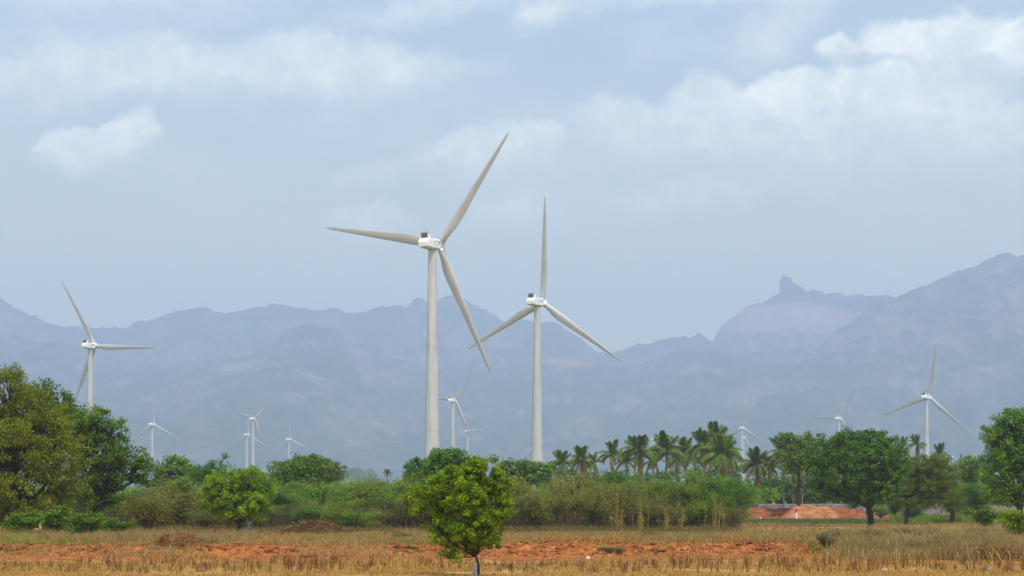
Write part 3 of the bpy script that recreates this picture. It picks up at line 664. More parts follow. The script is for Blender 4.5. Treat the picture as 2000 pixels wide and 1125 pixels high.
# ------------------------------------------------------------------ thorn thickets
def shrub_proto(kind, seed, stems=9, n_leaf=5200, hh=6.0, ww=6.0, leafL=.34, leafW=.085, bare=.16, fan=1.0, rs=1.0):
    global rng
    r0 = np.random.default_rng(seed); tb = Tubes(); P_ = []; D_ = []
    for i in range(stems):
        a = r0.uniform(0, 2*np.pi); lean = r0.uniform(.15, 1.0)*fan; ht = hh*r0.uniform(.6, 1.0)*(1-.25*(lean/fan)**2)
        tip = np.array([math.cos(a)*ww*.5*lean, math.sin(a)*ww*.5*lean, ht*.93]); base_ = np.array([math.cos(a)*.3, math.sin(a)*.3, -.2])
        pts = bez(base_, tip, (-math.cos(a)*.10*ww, -math.sin(a)*.1*ww, hh*.06), 8); tb.add(pts, np.linspace(.15, .03, 8)*r0.uniform(.7, 1.3)*rs, 5)
        for j in range(11):
            k = r0.uniform(.25, .98); q = pts[min(6, int(k*7))]*(1-(k*7) % 1)+pts[min(7, int(k*7)+1)]*((k*7) % 1)
            d_ = r0.normal(size=3); d_[2] = abs(d_[2])*.5+.15; d_ += .5*np.array([math.cos(a), math.sin(a), 0]); d_ /= np.linalg.norm(d_)
            ln = r0.uniform(.16, .34)*hh*(1.15-k*.5); e = q+d_*ln; b2 = bez(q, e, (0, 0, .12*ln), 6); b2[-1, 2] -= .10*ln
            tb.add(b2, np.linspace(.03, .008, 6)*rs, 3)
            for s_ in b2[1:]: P_.append(s_); D_.append(d_)
    P_ = np.array(P_); D_ = np.array(D_); sel = r0.integers(0, len(P_), n_leaf); sp_ = .055*hh
    c = P_[sel]+r0.normal(size=(n_leaf, 3))*np.array([sp_, sp_, sp_*.75]); ok = c[:, 2] > hh*bare*r0.uniform(.4, 1.3, n_leaf); c = c[ok]; ax = unit(D_[sel][ok]+np.array([0, 0, -.35]))
    cl = np.array([hash2(np.floor(c[:, 0]*1.1), np.floor(c[:, 1]*1.1+c[:, 2]*7.3), 5)]).ravel()
    V, Q, A = leaves(c, leafL, leafW, np.tile([[0, 0, 1.0]], (len(c), 1)), .55, axis=ax, amix=.55, var=np.clip(cl*.5+.5*r0.uniform(0, 1, len(c)), 0, 1))
    return mesh_np('foliage', V, quads=Q, var=A), tb.mesh('stems')
protos = {k: [shrub_proto(k, s, **kw) for s in seeds] for k, seeds, kw in [
    ('thorn', (11, 12, 13), {}), ('thorn_olive', (21, 22, 23), dict(n_leaf=5200, bare=.34, stems=15)), ('thorn_dark', (31, 32), dict(n_leaf=6500, bare=.05)),
    ('dry', (51, 52), dict(n_leaf=3800, bare=.0, leafL=.16, leafW=.03, hh=2, ww=3, stems=16, rs=.14)), ('mid', (41,), dict(n_leaf=5200, bare=.02, leafL=.26, leafW=.14, hh=4, ww=5)), ('lime', (42,), dict(n_leaf=5200, bare=.0, leafL=.26, leafW=.15, hh=4, ww=5))]}
for k, lst in protos.items():
    for a, b in lst: a.materials.append(M[k]); b.materials.append(M['twig'])
nsh = {k: 0 for k in protos}; shrub_src = {}
def shrub(px, top, wpx, Y, kind, label, sink=0.0, cat='bush', name='thorn_bush', group='thorn bushes of the thicket'):
    i = nsh[kind] % len(protos[kind]); nsh[kind] += 1; key = (kind, i)
    if key not in shrub_src:
        root = empty(name, (0, 0, 0)); obj('foliage', protos[kind][i][0], None, root); obj('stems', protos[kind][i][1], None, root); shrub_src[key] = root
    else:
        root = copy_tree(shrub_src[key]); root.name = name
    x = (px-1000)/F*Y; g = g1(x, Y)-sink; hw = {'mid': (4, 5), 'lime': (4, 5), 'dry': (2, 3)}.get(kind, (6, 6))
    hgt = (YH-top)/F*Y + H - g; root.location = (x, Y, g); sx = wpx/F*Y/hw[1]; sz = hgt/hw[0]/.93
    root.scale = (sx, (sx+sz)/2, sz); root.rotation_euler = (0, 0, rnd.uniform(-.5, .5) + (math.pi if rnd.random() < .5 else 0))
    tag(root, label, cat, group); return root
for a in [
 (335, 955, 190, 200, 'thorn_olive', 'olive thorn bush between the spreading tree and the lime tree'), (290, 965, 150, 180, 'thorn_olive', 'greyish thorn bush just right of the spreading tree'),
 (370, 935, 170, 225, 'thorn', 'green thorn bush behind and left of the lime tree'), (420, 985, 110, 188, 'thorn_olive', 'low thorn bush left of the lime tree trunk'),
 (560, 955, 130, 215, 'thorn_dark', 'dark thorn bush right of the lime tree'), (630, 948, 170, 222, 'thorn', 'green thorn bush below the round dark tree'),
 (710, 932, 180, 226, 'thorn', 'tall feathery thorn bush left of the foreground tree, stems showing'), (770, 940, 150, 215, 'thorn', 'feathery thorn bush half hidden by the foreground tree crown, left'),
 (690, 975, 130, 196, 'thorn', 'low green thorn bush in front of the tall feathery one'), (815, 960, 120, 200, 'thorn_olive', 'thorn bush behind the foreground tree, left half'), (600, 985, 120, 200, 'thorn_dark', 'low dark thorn bush at the back of the brushwood heap'),
 (900, 950, 130, 220, 'thorn_dark', 'thorn bush behind the middle of the foreground tree'), (1010, 930, 130, 214, 'thorn_olive', 'olive thorn bush at the right flank of the foreground tree'), (1070, 938, 130, 205, 'thorn_olive', 'olive thorn bush with bare lower stems, below the second tallest tower'),
 (1125, 928, 150, 210, 'thorn_olive', 'olive thorn bush with dark fanned stems, right of the second tower'), (1180, 940, 120, 204, 'thorn_olive', 'brownish thorn bush left of the dry canes'), (1235, 938, 130, 206, 'thorn_olive', 'olive thorn bush at the left end of the dry canes'),
 (1290, 930, 150, 212, 'thorn', 'green thorn bush behind the middle of the dry canes'), (1345, 925, 150, 214, 'thorn', 'green thorn bush behind the right half of the dry canes'), (1400, 922, 130, 210, 'thorn_dark', 'dark green thorn bush at the right end of the thicket'),
 (1440, 930, 90, 225, 'thorn_dark', 'dark feathery bush next to the gap with the red earth'), (1195, 903, 130, 262, 'thorn_dark', 'rounded dark thorn tree standing above the thicket left of the palms'), (1160, 955, 110, 196, 'thorn_olive', 'low brown-stemmed thorn bush in front of the thicket, right of the second tower'),
 (1370, 955, 110, 200, 'thorn', 'low green thorn bush in front of the dark one'), (1040, 960, 120, 197, 'thorn_olive', 'low olive thorn bush in front of the thicket, left of the second tower'),
 (1270, 962, 110, 197, 'thorn_olive', 'low olive thorn bush behind the first dry canes'),
 (1860, 935, 90, 300, 'thorn', 'feathery green bush between the airy tree and the right-edge tree'), (1910, 940, 100, 290, 'thorn_dark', 'drooping dark green bush left of the right-edge tree'), (1780, 975, 70, 330, 'thorn_dark', 'small dark bush behind the forked trunk'),
 (1745, 965, 80, 390, 'thorn_dark', 'dark bush between the two right-hand trunks'), (1885, 968, 90, 380, 'thorn', 'green bush far behind the drooping dark bush'), (1720, 980, 60, 400, 'thorn', 'leafy bush right behind the big round tree trunk'),
 (1667, 974, 34, 415, 'thorn', 'small pale feathery bush under the big round tree')]:
    shrub(*a)
for a in [(45, 1000, 110, 152, 'mid', 'leafy green bush at the foot of the olive tree, left edge'), (110, 985, 130, 160, 'mid', 'leafy bush under the olive tree'), (170, 1000, 120, 150, 'mid', 'low leafy bush in front of the spreading tree'),
          (225, 1010, 90, 155, 'mid', 'small leafy bush at the right end of the left bushes'), (1990, 992, 90, 150, 'lime', 'bright lime bush cut by the right edge'), (1920, 985, 80, 240, 'mid', 'dark leafy bush below the right-edge tree')]:
    shrub(*a, name='leafy_bush', group='leafy bushes')
for a in [(1745, 1050, 130, 108, 'dry', 'brown-shadowed dry bush on the bank, left of the grey-green one'), (1865, 1042, 150, 106, 'dry', 'grey-green dry bush on the bank near the lower right corner'), (1960, 1050, 110, 122, 'dry', 'olive dry bush by the lower right red earth'),
          (1690, 1030, 110, 128, 'dry', 'dry bush in the tall grass under the big round tree'), (1800, 1022, 140, 134, 'dry', 'dry bush in the tall grass below the forked trunk'), (390, 1050, 110, 112, 'dry', 'brown dry bush on the bank at left'),
          (1200, 1064, 90, 109, 'dry', 'low dead bush on the red bank right of centre'), (800, 1066, 60, 110, 'dry', 'low dead bush on the bank left of the foreground trunk'), (1290, 1070, 34, 110, 'dry', 'small dead tuft on the open red bank')]:
    shrub(*a, name='dry_bush', group='dry bushes around the bank')
# rows behind that close the thicket
r1 = random.Random(3); named = {}
LMK = [(40, 'the olive-yellow tree'), (140, 'the background tree of the left group'), (250, 'the spreading tree'), (350, 'the olive bush beside the lime tree'), (470, 'the lime tree trunk'), (600, 'the wide round-topped tree'), (710, 'the tall feathery thorn bush'), (843, 'the tallest turbine tower'), (935, 'the foreground tree trunk'), (1050, 'the second tallest tower'),
       (1136, 'the dark bushy palm'), (1197, 'the small-crowned palm'), (1250, 'the palm with the yellow frond'), (1302, 'the middle palm'), (1390, 'the tallest palm cluster'), (1455, 'the gap with red earth')]
def by_landmark(root, px_, what):
    lm = min(LMK, key=lambda q: abs(q[0]-px_)); side = 'left' if px_ < lm[0] else 'right'; k = (what, lm[1], side); named.setdefault(k, []).append((abs(lm[0]-px_), root))
def name_bushes():
    for (what, lm, side), lst in named.items():
        lst.sort(key=lambda q: q[0])
        for i, (_, root) in enumerate(lst): root['label'] = ('%s %s to the %s of %s' % (what, ('nearest', 'second', 'third', 'fourth', 'fifth', 'sixth', 'seventh', 'eighth', 'ninth')[min(i, 8)], side, lm)).replace(',  ', ', ').replace(',  ', ', ')
for i, px_ in enumerate(list(range(18, 1465, 47))):
    kd = r1.choice(['thorn', 'thorn', 'thorn_dark', 'thorn_olive'] if px_ < 950 or px_ > 1280 else ['thorn_olive', 'thorn_olive', 'thorn'])
    root = shrub(px_+r1.uniform(-10, 10), 938+r1.uniform(-10, 14), 115+r1.uniform(-15, 25), 240+r1.uniform(0, 22), kd, 'thorn bush in the rear row of the thicket, partly hidden by nearer bushes', group='thorn bushes in the rear row of the thicket'); by_landmark(root, px_, 'rear-row thorn bush')
for i, px_ in enumerate(list(range(270, 1440, 58))):
    if 445 < px_ < 500 or 960 < px_ < 1290: continue
    kd = r1.choice(['thorn', 'thorn_olive']) if px_ < 800 else 'thorn_olive'
    root = shrub(px_+r1.uniform(-12, 12), 985+r1.uniform(-10, 12), 95+r1.uniform(-10, 25), 200+r1.uniform(0, 14), kd, 'low thorn bush filling the foot of the thicket', group='low thorn bushes at the foot of the thicket'); by_landmark(root, px_, 'low front thorn bush')
LMK += [(1600, 'the orange earth heap'), (1702, 'the trunk of the big round tree'), (1770, 'the forked trunk'), (1855, 'the feathery green bush'), (1960, 'the bright bush at the right edge')]
for i in range(22):
    px_ = r1.uniform(1560, 1975); Yb = r1.uniform(106, 165); wpx = r1.uniform(50, 120)*120/Yb; gtop = YH-(g1((px_-1000)/F*Yb, Yb)+r1.uniform(.5, 1.15)-H)*F/Yb
    by_landmark(shrub(px_, gtop, wpx, Yb, 'dry', 'dry bush', name='dry_bush', group='dry bushes in the tall grass at right'), px_, 'tall-grass dry bush')
for i in range(14):
    px_ = r1.uniform(20, 1500); Yb = r1.uniform(120, 175); wpx = r1.uniform(30, 80)*120/Yb; gtop = YH-(g1((px_-1000)/F*Yb, Yb)+r1.uniform(.4, .8)-H)*F/Yb
    by_landmark(shrub(px_, gtop, wpx, Yb, 'dry', 'dry bush', name='dry_bush', group='small dry bushes behind the bank'), px_, 'small dry bush')
name_bushes()
# far woodland that closes the plain
wx = []; 
n = 1500; Yw = rng.uniform(620, 1250, n); xw = rng.uniform(-.34, .34, n)*Yw; hw_ = rng.uniform(3.5, 9, n)*(.6+.8*fbm(xw*.01, Yw*.01, 3, 77))
cen = np.stack([xw, Yw, gz(xw, Yw)+hw_*.55], 1)
def lump_leaves(cen, hw_, per, L, Wd):
    off = unit(rng.normal(size=(len(cen)*per, 3)))*rng.uniform(.6, 1, (len(cen)*per, 1)); rr_ = np.repeat(hw_, per)[:, None]
    p = np.repeat(cen, per, 0)+off*rr_*np.array([.75, .75, .5]); return leaves(p, L, Wd, unit(off+np.array([0, 0, .5])), .6)
V, Q, A = lump_leaves(cen, hw_, 60, 1.5, .9)
tag(obj('far_woodland', mesh_np('far_woodland', V, quads=Q, var=A), M['mid']), 'distant wood closing the plain behind the palms', None, None, 'stuff')

# ------------------------------------------------------------------ coconut palms
def frond_mesh(seed, L=4.6, sag=1.0, rise=.7):
    r0 = np.random.default_rng(seed); n = 15; t_ = np.linspace(0, 1, n)
    x = L*(t_-.12*t_**3); z = L*(rise*t_*.8 - sag*.75*t_**2.1); y = .25*r0.normal()*t_**2
    rac = np.stack([x, y+0*t_, z], 1); tb = Tubes(); tb.add(rac, np.linspace(.07, .012, n), 4); V = list(np.concatenate(tb.V)); Q = list(tb.Q); A = [.9]*len(V)
    tan = unit(np.gradient(rac, axis=0)); m_ = 34
    for i in range(m_):
        u_ = .10+.88*i/(m_-1); k = u_*(n-1); a = int(min(k, n-2)); f = k-a; p = rac[a]*(1-f)+rac[a+1]*f; tg = tan[a]
        ll = 1.15*math.sin(math.pi*min(.97, .12+u_*.86))**.6*r0.uniform(.8, 1.1); side = np.cross(tg, [0, 0, 1.0]); side /= np.linalg.norm(side)+1e-9
        for s_ in (-1, 1):
            d_ = side*s_*.75+tg*.55+np.array([0, 0, -.35-.35*r0.random()]); d_ /= np.linalg.norm(d_); e = p+d_*ll+np.array([0, 0, -.2*ll]); wv = tg*.12
            mid = (p+e)/2+d_*.05+np.array([0, 0, .07*ll]); k0 = len(V); V += [p-wv*.5, p+wv*.5, mid+wv*.5, mid-wv*.5, e+wv*.08, e-wv*.08]; Q += [(k0, k0+1, k0+2, k0+3), (k0+3, k0+2, k0+4, k0+5)]; A += [r0.uniform(0, 1)]*6
    return mesh_np('frond', V, quads=Q, var=A)
fr_up = [frond_mesh(s, 4.3, .45, .75) for s in (1, 2, 3)]; fr_mid = [frond_mesh(s, 4.7, .95, .6) for s in (4, 5, 6)]; fr_low = [frond_mesh(s, 4.4, .75, .1) for s in (7, 8)]
for me_ in fr_up+fr_mid: me_.materials.append(M['palm'])
for me_ in fr_low: me_.materials.append(M['palm_old'])
nut_me = rock_mesh('coconuts', [(.28*math.cos(a), .28*math.sin(a), -.25-.12*(i % 2), .14, .14, .17) for i, a in enumerate(np.arange(7)/7*6.28)], .03, 1); nut_me.materials.append(M['palm_old'])
def palm(px, py, size, Y, lean, label, nf=24, base_dx=0.0, wind=.5):
    """crown centre at (px, py), size = frond reach in photo pixels"""
    c = W(px, py, Y); s = 1.18*size/F*Y/4.3; bx = c.x+base_dx; gb = g1(bx, Y); root = empty('coconut_palm', (bx, Y, gb)); tag(root, label, 'palm tree', 'coconut palms of the grove')
    top = np.array([c.x-bx, 0, c.z-gb]); tb = Tubes(); tb.add(bez((0, 0, -.3), top, (lean, 0, 0), 12), np.concatenate([[.30], np.linspace(.2, .13, 11)]), 8)
    for k in range(1, 9): pass
    obj('trunk', tb.mesh('trunk'), M['bark_pale'], root)
    nf += 6; r0 = random.Random(int(px*7+py)); ang0 = r0.uniform(0, 6.28)
    for i in range(nf):
        f = i/(nf-1); a = ang0 + i*2.399
        if f < .36: me_ = r0.choice(fr_up); el_ = r0.uniform(.5, 1.15)
        elif f < .88: me_ = r0.choice(fr_mid); el_ = r0.uniform(-.45, .5)
        else: me_ = r0.choice(fr_low); el_ = r0.uniform(-1.1, -.2)
        if f > .78 and r0.random() < .35: me_ = r0.choice(fr_mid); el_ = -.5
        o = obj('frond', me_, None, root)
        # the wind comes from the right: fronds are swept round to the left and up
        vec = Vector((math.cos(a), math.sin(a), 0)); vec.x -= wind*(1 if f < .6 else .3); a2 = math.atan2(vec.y, vec.x)
        o.rotation_euler = Euler((r0.uniform(-.35, .35), -el_, a2), 'XYZ'); o.location = Vector(top)+Vector((0, 0, .05)); k_ = s*r0.uniform(.85, 1.1); o.scale = (k_, k_, k_)
    n_ = obj('coconuts', nut_me, None, root, Vector(top)); n_.scale = (1.2*s,)*3
for a in [
 (1097, 905, 26, 400, .2, 'dark palm nearest to the second tallest tower', 18), (1136, 898, 28, 395, -.3, 'dark bushy palm, second to the right of the second tallest tower', 20), (1196, 888, 26, 430, .2, 'palm whose small crown stands over the rounded thorn tree', 16),
 (1250, 886, 36, 410, .6, 'palm with a yellow drooping frond, left of the faintest turbine', 24), (1302, 882, 36, 415, -.2, 'palm right of the faintest turbine', 24), (1339, 884, 30, 440, .3, 'small palm between the middle palm and the tallest cluster', 18),
 (1374, 872, 36, 430, .3, 'left palm of the tallest cluster', 22), (1400, 862, 36, 445, -.2, 'highest palm of the tallest cluster', 22), (1412, 888, 40, 405, .2, 'lower front palm of the tallest cluster, with pale drooping fronds', 26),
 (1477, 908, 32, 420, .3, 'palm with brown hanging fronds, right of the hazy turbine', 24), (1533, 890, 38, 415, -.3, 'tall palm with a bare trunk in front of the dark grove', 26), (1565, 900, 30, 450, .3, 'palm half hidden at the left of the big round tree', 18),
 (1552, 925, 26, 430, -.3, 'short palm with two close trunks beside it', 14),
 (1222, 902, 24, 440, .2, 'low palm in the gap between the small-crowned palm and the one with a yellow frond', 16), (1277, 900, 24, 450, -.3, 'low dark palm between the two largest middle palms', 16), (1322, 902, 22, 455, .2, 'low palm squeezed right of the middle palm', 14),
 (1356, 896, 26, 450, .3, 'palm crown at the left foot of the tallest cluster', 18), (1388, 884, 30, 460, -.1, 'palm in the heart of the tallest cluster, behind the others', 20), (1428, 896, 26, 440, .4, 'palm leaning out at the right side of the tallest cluster', 16),
 (1502, 912, 24, 440, .2, 'low palm between the brown-fronded palm and the tall bare-trunked palm', 16), (1160, 905, 20, 430, .2, 'small palm right of the dark bushy palm', 14), (1764, 868, 17, 560, .5, 'windblown far palm left of the right-hand turbine', 14), (1792, 868, 20, 540, .6, 'slim far palm leaning in front of the right-hand turbine', 13), (1836, 888, 22, 500, .3, 'bushy palm just right of the right-hand turbine', 16),
 (1898, 960, 44, 330, .3, 'low palm with long drooping fronds left of the right-edge tree', 20), (757, 925, 10, 650, .0, 'tiny far palm above the thicket left of the foreground tree', 12)]:
    palm(*a)
# ------------------------------------------------------------------ grass, stubble, scrub
def blades(x, Y, hgt, wid, mat, name, label, lean=.35, seed=3, zoff=0.0, patchy=None, bend=.3):
    r0 = np.random.default_rng(seed); n = len(x); z = gz(x, Y)+zoff; hh_ = hgt*r0.uniform(.45, 1.3, n)*(.35+1.3*fbm(x*.22, Y*.12, 3, seed+50)); dx = r0.normal(size=n)*lean*hh_; dy = r0.normal(size=n)*lean*hh_
    a = r0.uniform(0, np.pi, n); wx_, wy_ = np.cos(a)*wid/2, np.sin(a)*wid/2
    b0 = np.stack([x-wx_, Y-wy_, z-.03], 1); b1 = np.stack([x+wx_, Y+wy_, z-.03], 1); mdx = dx*.35; mdy = dy*.35
    m0 = np.stack([x+mdx-wx_*.8, Y+mdy-wy_*.8, z+hh_*.55], 1); m1 = np.stack([x+mdx+wx_*.8, Y+mdy+wy_*.8, z+hh_*.55], 1); tp = np.stack([x+dx, Y+dy, z+hh_*(1-.25*lean)], 1)
    V = np.stack([b0, b1, m1, m0, tp], 1).reshape(-1, 3); k = np.arange(n)*5
    Q = np.stack([k, k+1, k+2, k+3], 1); T = np.stack([k+3, k+2, k+4], 1)
    var = np.clip(.5*fbm(x*.5, Y*.5, 3, seed)+.5*r0.uniform(0, 1, n), 0, 1)
    o = obj(name, mesh_np(name, V, quads=Q, tris=T, var=np.repeat(var, 5)), M[mat]); tag(o, label, None, None, 'stuff'); return o
def scatter(n, y0, y1, umax=.29, seed=1, field=None, power=1.0, u0=None):
    r0 = np.random.default_rng(seed); Y = y0+(y1-y0)*r0.uniform(0, 1, n)**power; u_ = r0.uniform(-umax if u0 is None else u0, umax, n); x = u_*Y
    if field is not None:
        f = field(x, Y); k = r0.uniform(0, 1, n) < f; x, Y = x[k], Y[k]
    return x, Y
M['foot'] = leaf_mat('thicket_foot', (.10, .075, .03), (.24, .18, .07), (.12, .15, .03), .3, .7)
M['clod'] = simple_mat('earth_clod', (.13, .045, .018), (.38, .13, .045), .6, .95, .5, .1)
tuft = lambda sc, lo, hi, sd: (lambda x, Y: np.clip((fbm(x*sc, Y*sc*.5, 4, sd)-lo)/(hi-lo), 0, 1))
crest_y = lambda x: 113 + 2.2*np.sin(x*.11) + 5*(fbm(x*.045, x*0+3, 3, 5)-.5)
# straw on the plateau behind the bank
x, Y = scatter(90000, 116, 215, seed=2, field=tuft(.25, .28, .5, 61), power=1.4); blades(x, Y, .36, .05, 'straw', 'dry_grass', 'dry straw-coloured grass on the level ground behind the bank', seed=2)
x, Y = scatter(90000, 117, 200, seed=3, field=tuft(.12, .30, .52, 63), power=1.2); blades(x, Y, .55, .045, 'scrub', 'dry_scrub', 'olive brown scrub growing through the dry grass', lean=.5, seed=4)
# litter and tufts on the bank face
x, Y = scatter(42000, 84, 118, seed=5, field=tuft(.35, .46, .68, 65)); blades(x, Y, .17, .035, 'straw', 'bank_grass', 'tufts of dead grass lying on the red bank', lean=1.1, seed=6)
x, Y = scatter(18000, 103, 120, seed=15, field=tuft(.22, .50, .62, 75)); blades(x, Y, .42, .035, 'scrub', 'bank_scrub', 'brown scrub clumps growing on the red bank', lean=.9, seed=16)
x, Y = scatter(30000, 108, 200, seed=61, field=tuft(.16, .56, .66, 95)); blades(x, Y, .5, .06, 'thorn', 'green_weeds', 'green weeds dotted through the dry grass', lean=.5, seed=62)
# dark scrub along the foot of the thicket
x, Y = scatter(26000, 184, 204, umax=.115, u0=-.20, seed=41, field=tuft(.15, .25, .5, 91)); blades(x, Y, .8, .07, 'foot', 'thicket_edge', 'brown dry growth along the foot of the thicket', lean=.5, seed=42)
# twiggy brown understorey of the thicket
M['under'] = leaf_mat('understorey_twig', (.045, .035, .02), (.13, .095, .045), (.12, .14, .03), .1, .85)
x, Y = scatter(34000, 198, 240, umax=.112, u0=-.235, seed=43); blades(x, Y, 2.6, .07, 'under', 'understorey', 'brown leafless twigs filling the lower half of the thicket', lean=.28, seed=44)
# clods of earth on the bank
r0 = np.random.default_rng(51); n = 4200; cx_ = r0.uniform(-34, 34, n); cy_ = crest_y(cx_) + r0.normal(size=n)*2.6 - 1.5; keep = fbm(cx_*.25, cy_*.2, 3, 93) > .36; cx_, cy_ = cx_[keep], cy_[keep]; n = len(cx_)
bmk = bmesh.new(); bmesh.ops.create_icosphere(bmk, subdivisions=1, radius=1); iv = np.array([v.co for v in bmk.verts]); it = np.array([[v.index for v in f.verts] for f in bmk.faces]); bmk.free()
sz_ = r0.uniform(.04, .10, n)*np.where(r0.uniform(0, 1, n) < .08, 2.4, 1); V = iv[None]*(sz_[:, None, None])*r0.uniform(.6, 1.25, (n, len(iv), 1))*np.array([1.2, 1, .7]) + np.stack([cx_, cy_, gz(cx_, cy_)+sz_*.2], 1)[:, None, :]
T = (it[None]+np.arange(n)[:, None, None]*len(iv)).reshape(-1, 3); o = obj('earth_clods', mesh_np('earth_clods', V, tris=T), M['clod']); tag(o, 'clods of red earth lying on the bank', None, None, 'stuff')
# short straw of the stubble field
x, Y = scatter(70000, 74, 97.5, seed=7, field=tuft(.5, .25, .55, 67)); blades(x, Y, .14, .03, 'straw', 'stubble_grass', 'short yellow straw between the stubble rows', lean=.8, seed=8)
# rows of reddish stalks
r0 = np.random.default_rng(9); sx = []; sy = []; yr = 80.0
while yr < 97:
    n = 120; xx = r0.uniform(-.3, .3, n)*yr; k = r0.uniform(0, 1, n) < np.clip((fbm(xx*.3, xx*0+yr, 3, 69)-.30)/.2, .12, 1)
    xx = xx[k]
    for x_ in xx:
        m_ = r0.integers(3, 9); yc_ = yr+r0.normal()*.5; sx += list(x_+r0.normal(size=m_)*.06); sy += list(yc_+r0.normal(size=m_)*.06)
    yr += 1.9
blades(np.array(sx), np.array(sy), .46, .022, 'stalk', 'stubble_stalks', 'reddish brown standing stalks in the stubble field', lean=.22, seed=10)
# taller pale scrub at right
x, Y = scatter(30000, 98, 205, umax=.285, u0=.155, seed=11, field=lambda x, Y: np.clip((fbm(x*.3, Y*.15, 4, 71)-.36)/.2, 0, 1)*np.clip((x/Y-.15)/.05, 0, 1)); blades(x, Y, .8, .045, 'scrub', 'tall_scrub', 'tall airy olive scrub at the right', lean=.4, seed=12)
x, Y = scatter(16000, 100, 112, umax=.262, u0=.165, seed=31, field=lambda x, Y: np.clip((fbm(x*.35, Y*.2, 4, 73)-.40)/.2, 0, 1)); blades(x, Y, 1.15, .03, 'scrub', 'grey_scrub', 'grey-green scrub standing in front of the bank at right', lean=.35, seed=13)
# left edge grass under the bushes, green strip in the gap
x, Y = scatter(26000, 118, 175, umax=-.13, u0=-.28, seed=17, field=tuft(.3, .35, .55, 77)); blades(x, Y, .75, .04, 'scrub', 'edge_scrub', 'dry scrub in front of the leafy bushes at left', lean=.45, seed=18)
x, Y = scatter(30000, 300, 345, umax=.205, u0=.10, seed=19, field=tuft(.08, .30, .45, 79)); blades(x, Y, .45, .12, 'green_grass', 'green_grass', 'green strip of grass before the red earth bank', seed=20)
x, Y = scatter(26000, 215, 420, umax=.27, u0=.11, seed=21, field=tuft(.08, .35, .55, 81)); blades(x, Y, .5, .10, 'scrub', 'far_scrub', 'dry olive grass around the trunks at right', seed=22)
x, Y = scatter(12000, 300, 420, umax=.26, u0=.19, seed=23); blades(x, Y, .9, .14, 'mid', 'weeds', 'green weeds below the airy tree at right', seed=24)
# dry canes before the thicket
r0 = np.random.default_rng(25); tb = Tubes(); LV = []; LA = []
for i in range(46):
    px_ = r0.uniform(1195, 1440); 
    if r0.random() < .65: px_ = r0.choice([1205, 1258, 1300, 1328, 1395])+r0.normal()*5
    Yc_ = r0.uniform(183, 194); x_ = (px_-1000)/F*Yc_; z_ = g1(x_, Yc_); h_ = r0.uniform(1.6, 4.2); dx = r0.normal()*.22
    tb.add([(x_, Yc_, z_-.1), (x_+dx*.4, Yc_, z_+h_*.5), (x_+dx, Yc_, z_+h_)], [.035, .028, .012], 4, r0.uniform(0, 1))
    for j in range(14): LV.append((x_+dx*.7+r0.normal()*.13, Yc_+r0.normal()*.13, z_+h_*r0.uniform(.25, 1)))
o = obj('dry_canes', tb.mesh('dry_canes'), M['cane']); tag(o, 'tall straw-coloured canes standing along the thicket', None, None, 'stuff')
V, Q, A = leaves(np.array(LV), .3, .07, None, 0, axis=np.tile([[0, 0, -1.0]], (len(LV), 1)), amix=.5); o2 = obj('cane_leaves', mesh_np('cane_leaves', V, quads=Q, var=A), M['cane']); tag(o2, 'withered leaves hanging on the tall canes', None, None, 'stuff')
# heap of cut brushwood right of the person
def brush(px, py, wpx, hpx, Y, label, mat='stalk', n=420):
    r0 = np.random.default_rng(int(px)); x0 = (px-1000)/F*Y; g = g1(x0, Y); w_ = wpx/F*Y/2; h_ = hpx/F*Y; tb = Tubes()
    for i in range(n):
        a = r0.uniform(-1, 1); y = r0.normal()*.8; c = np.array([a*w_, y, h_*(1-a*a)*r0.uniform(.05, .9)]); d_ = unit(r0.normal(size=3)*np.array([1, .6, .55])); l_ = r0.uniform(.5, 1.5)
        tb.add([c-d_*l_/2, c+np.array([0, 0, r0.uniform(0, .2)]), c+d_*l_/2], [.022, .018, .007], 3, r0.uniform(0, 1))
    root = empty('brushwood_heap', (x0, Y, g)); tw_ = obj('twigs', tb.mesh('twigs'), M[mat], root); tw_['kind'] = 'stuff'; tag(root, label, 'brushwood', 'brushwood heaps')
brush(615, 1030, 150, 34, 178, 'wide heap of reddish cut brushwood right of the person', 'stalk', 520); brush(430, 1030, 60, 22, 176, 'small reddish brushwood heap left of the lime tree trunk', 'stalk', 160)
brush(345, 1078, 90, 26, 111, 'tangle of pale dead twigs on the red bank at left', 'straw', 260); brush(1930, 1075, 130, 30, 101, 'grey tangle of dead twigs at the lower right corner', 'straw', 380)

# ------------------------------------------------------------------ wall, earth heap, posts
def heap(px0, px1, top, Y, name, label, mat, dep=5.0, seed=2, flat=False):
    n = 60; m_ = 16; xs_ = np.linspace((px0-1000)/F*Y, (px1-1000)/F*Y, n); ys_ = np.linspace(-1, 1, m_); X_, T_ = np.meshgrid(xs_, ys_); Y_ = Y+T_*dep
    uu = (X_-xs_[0])/(xs_[-1]-xs_[0]); hx = np.interp(uu, [0, .12, .25, .5, .62, .8, .92, 1], [0, .9, 1, .96, 1, .95, .9, 0] if flat else [0, .45, .9, 1, .82, .95, .5, 0]); hp = (YH-top)/F*Y+H-g1((xs_[0]+xs_[-1])/2, Y)
    Z_ = gz(X_, Y_)-.05 + hp*hx*(1-np.abs(T_)**1.6)*(1+.25*(fbm(X_*.8, Y_*.8, 4, seed)-.5)); idx = np.arange(n*m_).reshape(m_, n)
    Q = np.stack([idx[:-1, :-1], idx[:-1, 1:], idx[1:, 1:], idx[1:, :-1]], -1).reshape(-1, 4); o = obj(name, mesh_np(name, np.stack([X_, Y_, Z_], -1), quads=Q, smooth=True), M[mat]); return o
M['earth'] = simple_mat('red_earth', (.25, .095, .040), (.43, .19, .085), .8, .95, .6, .1, detail=8)
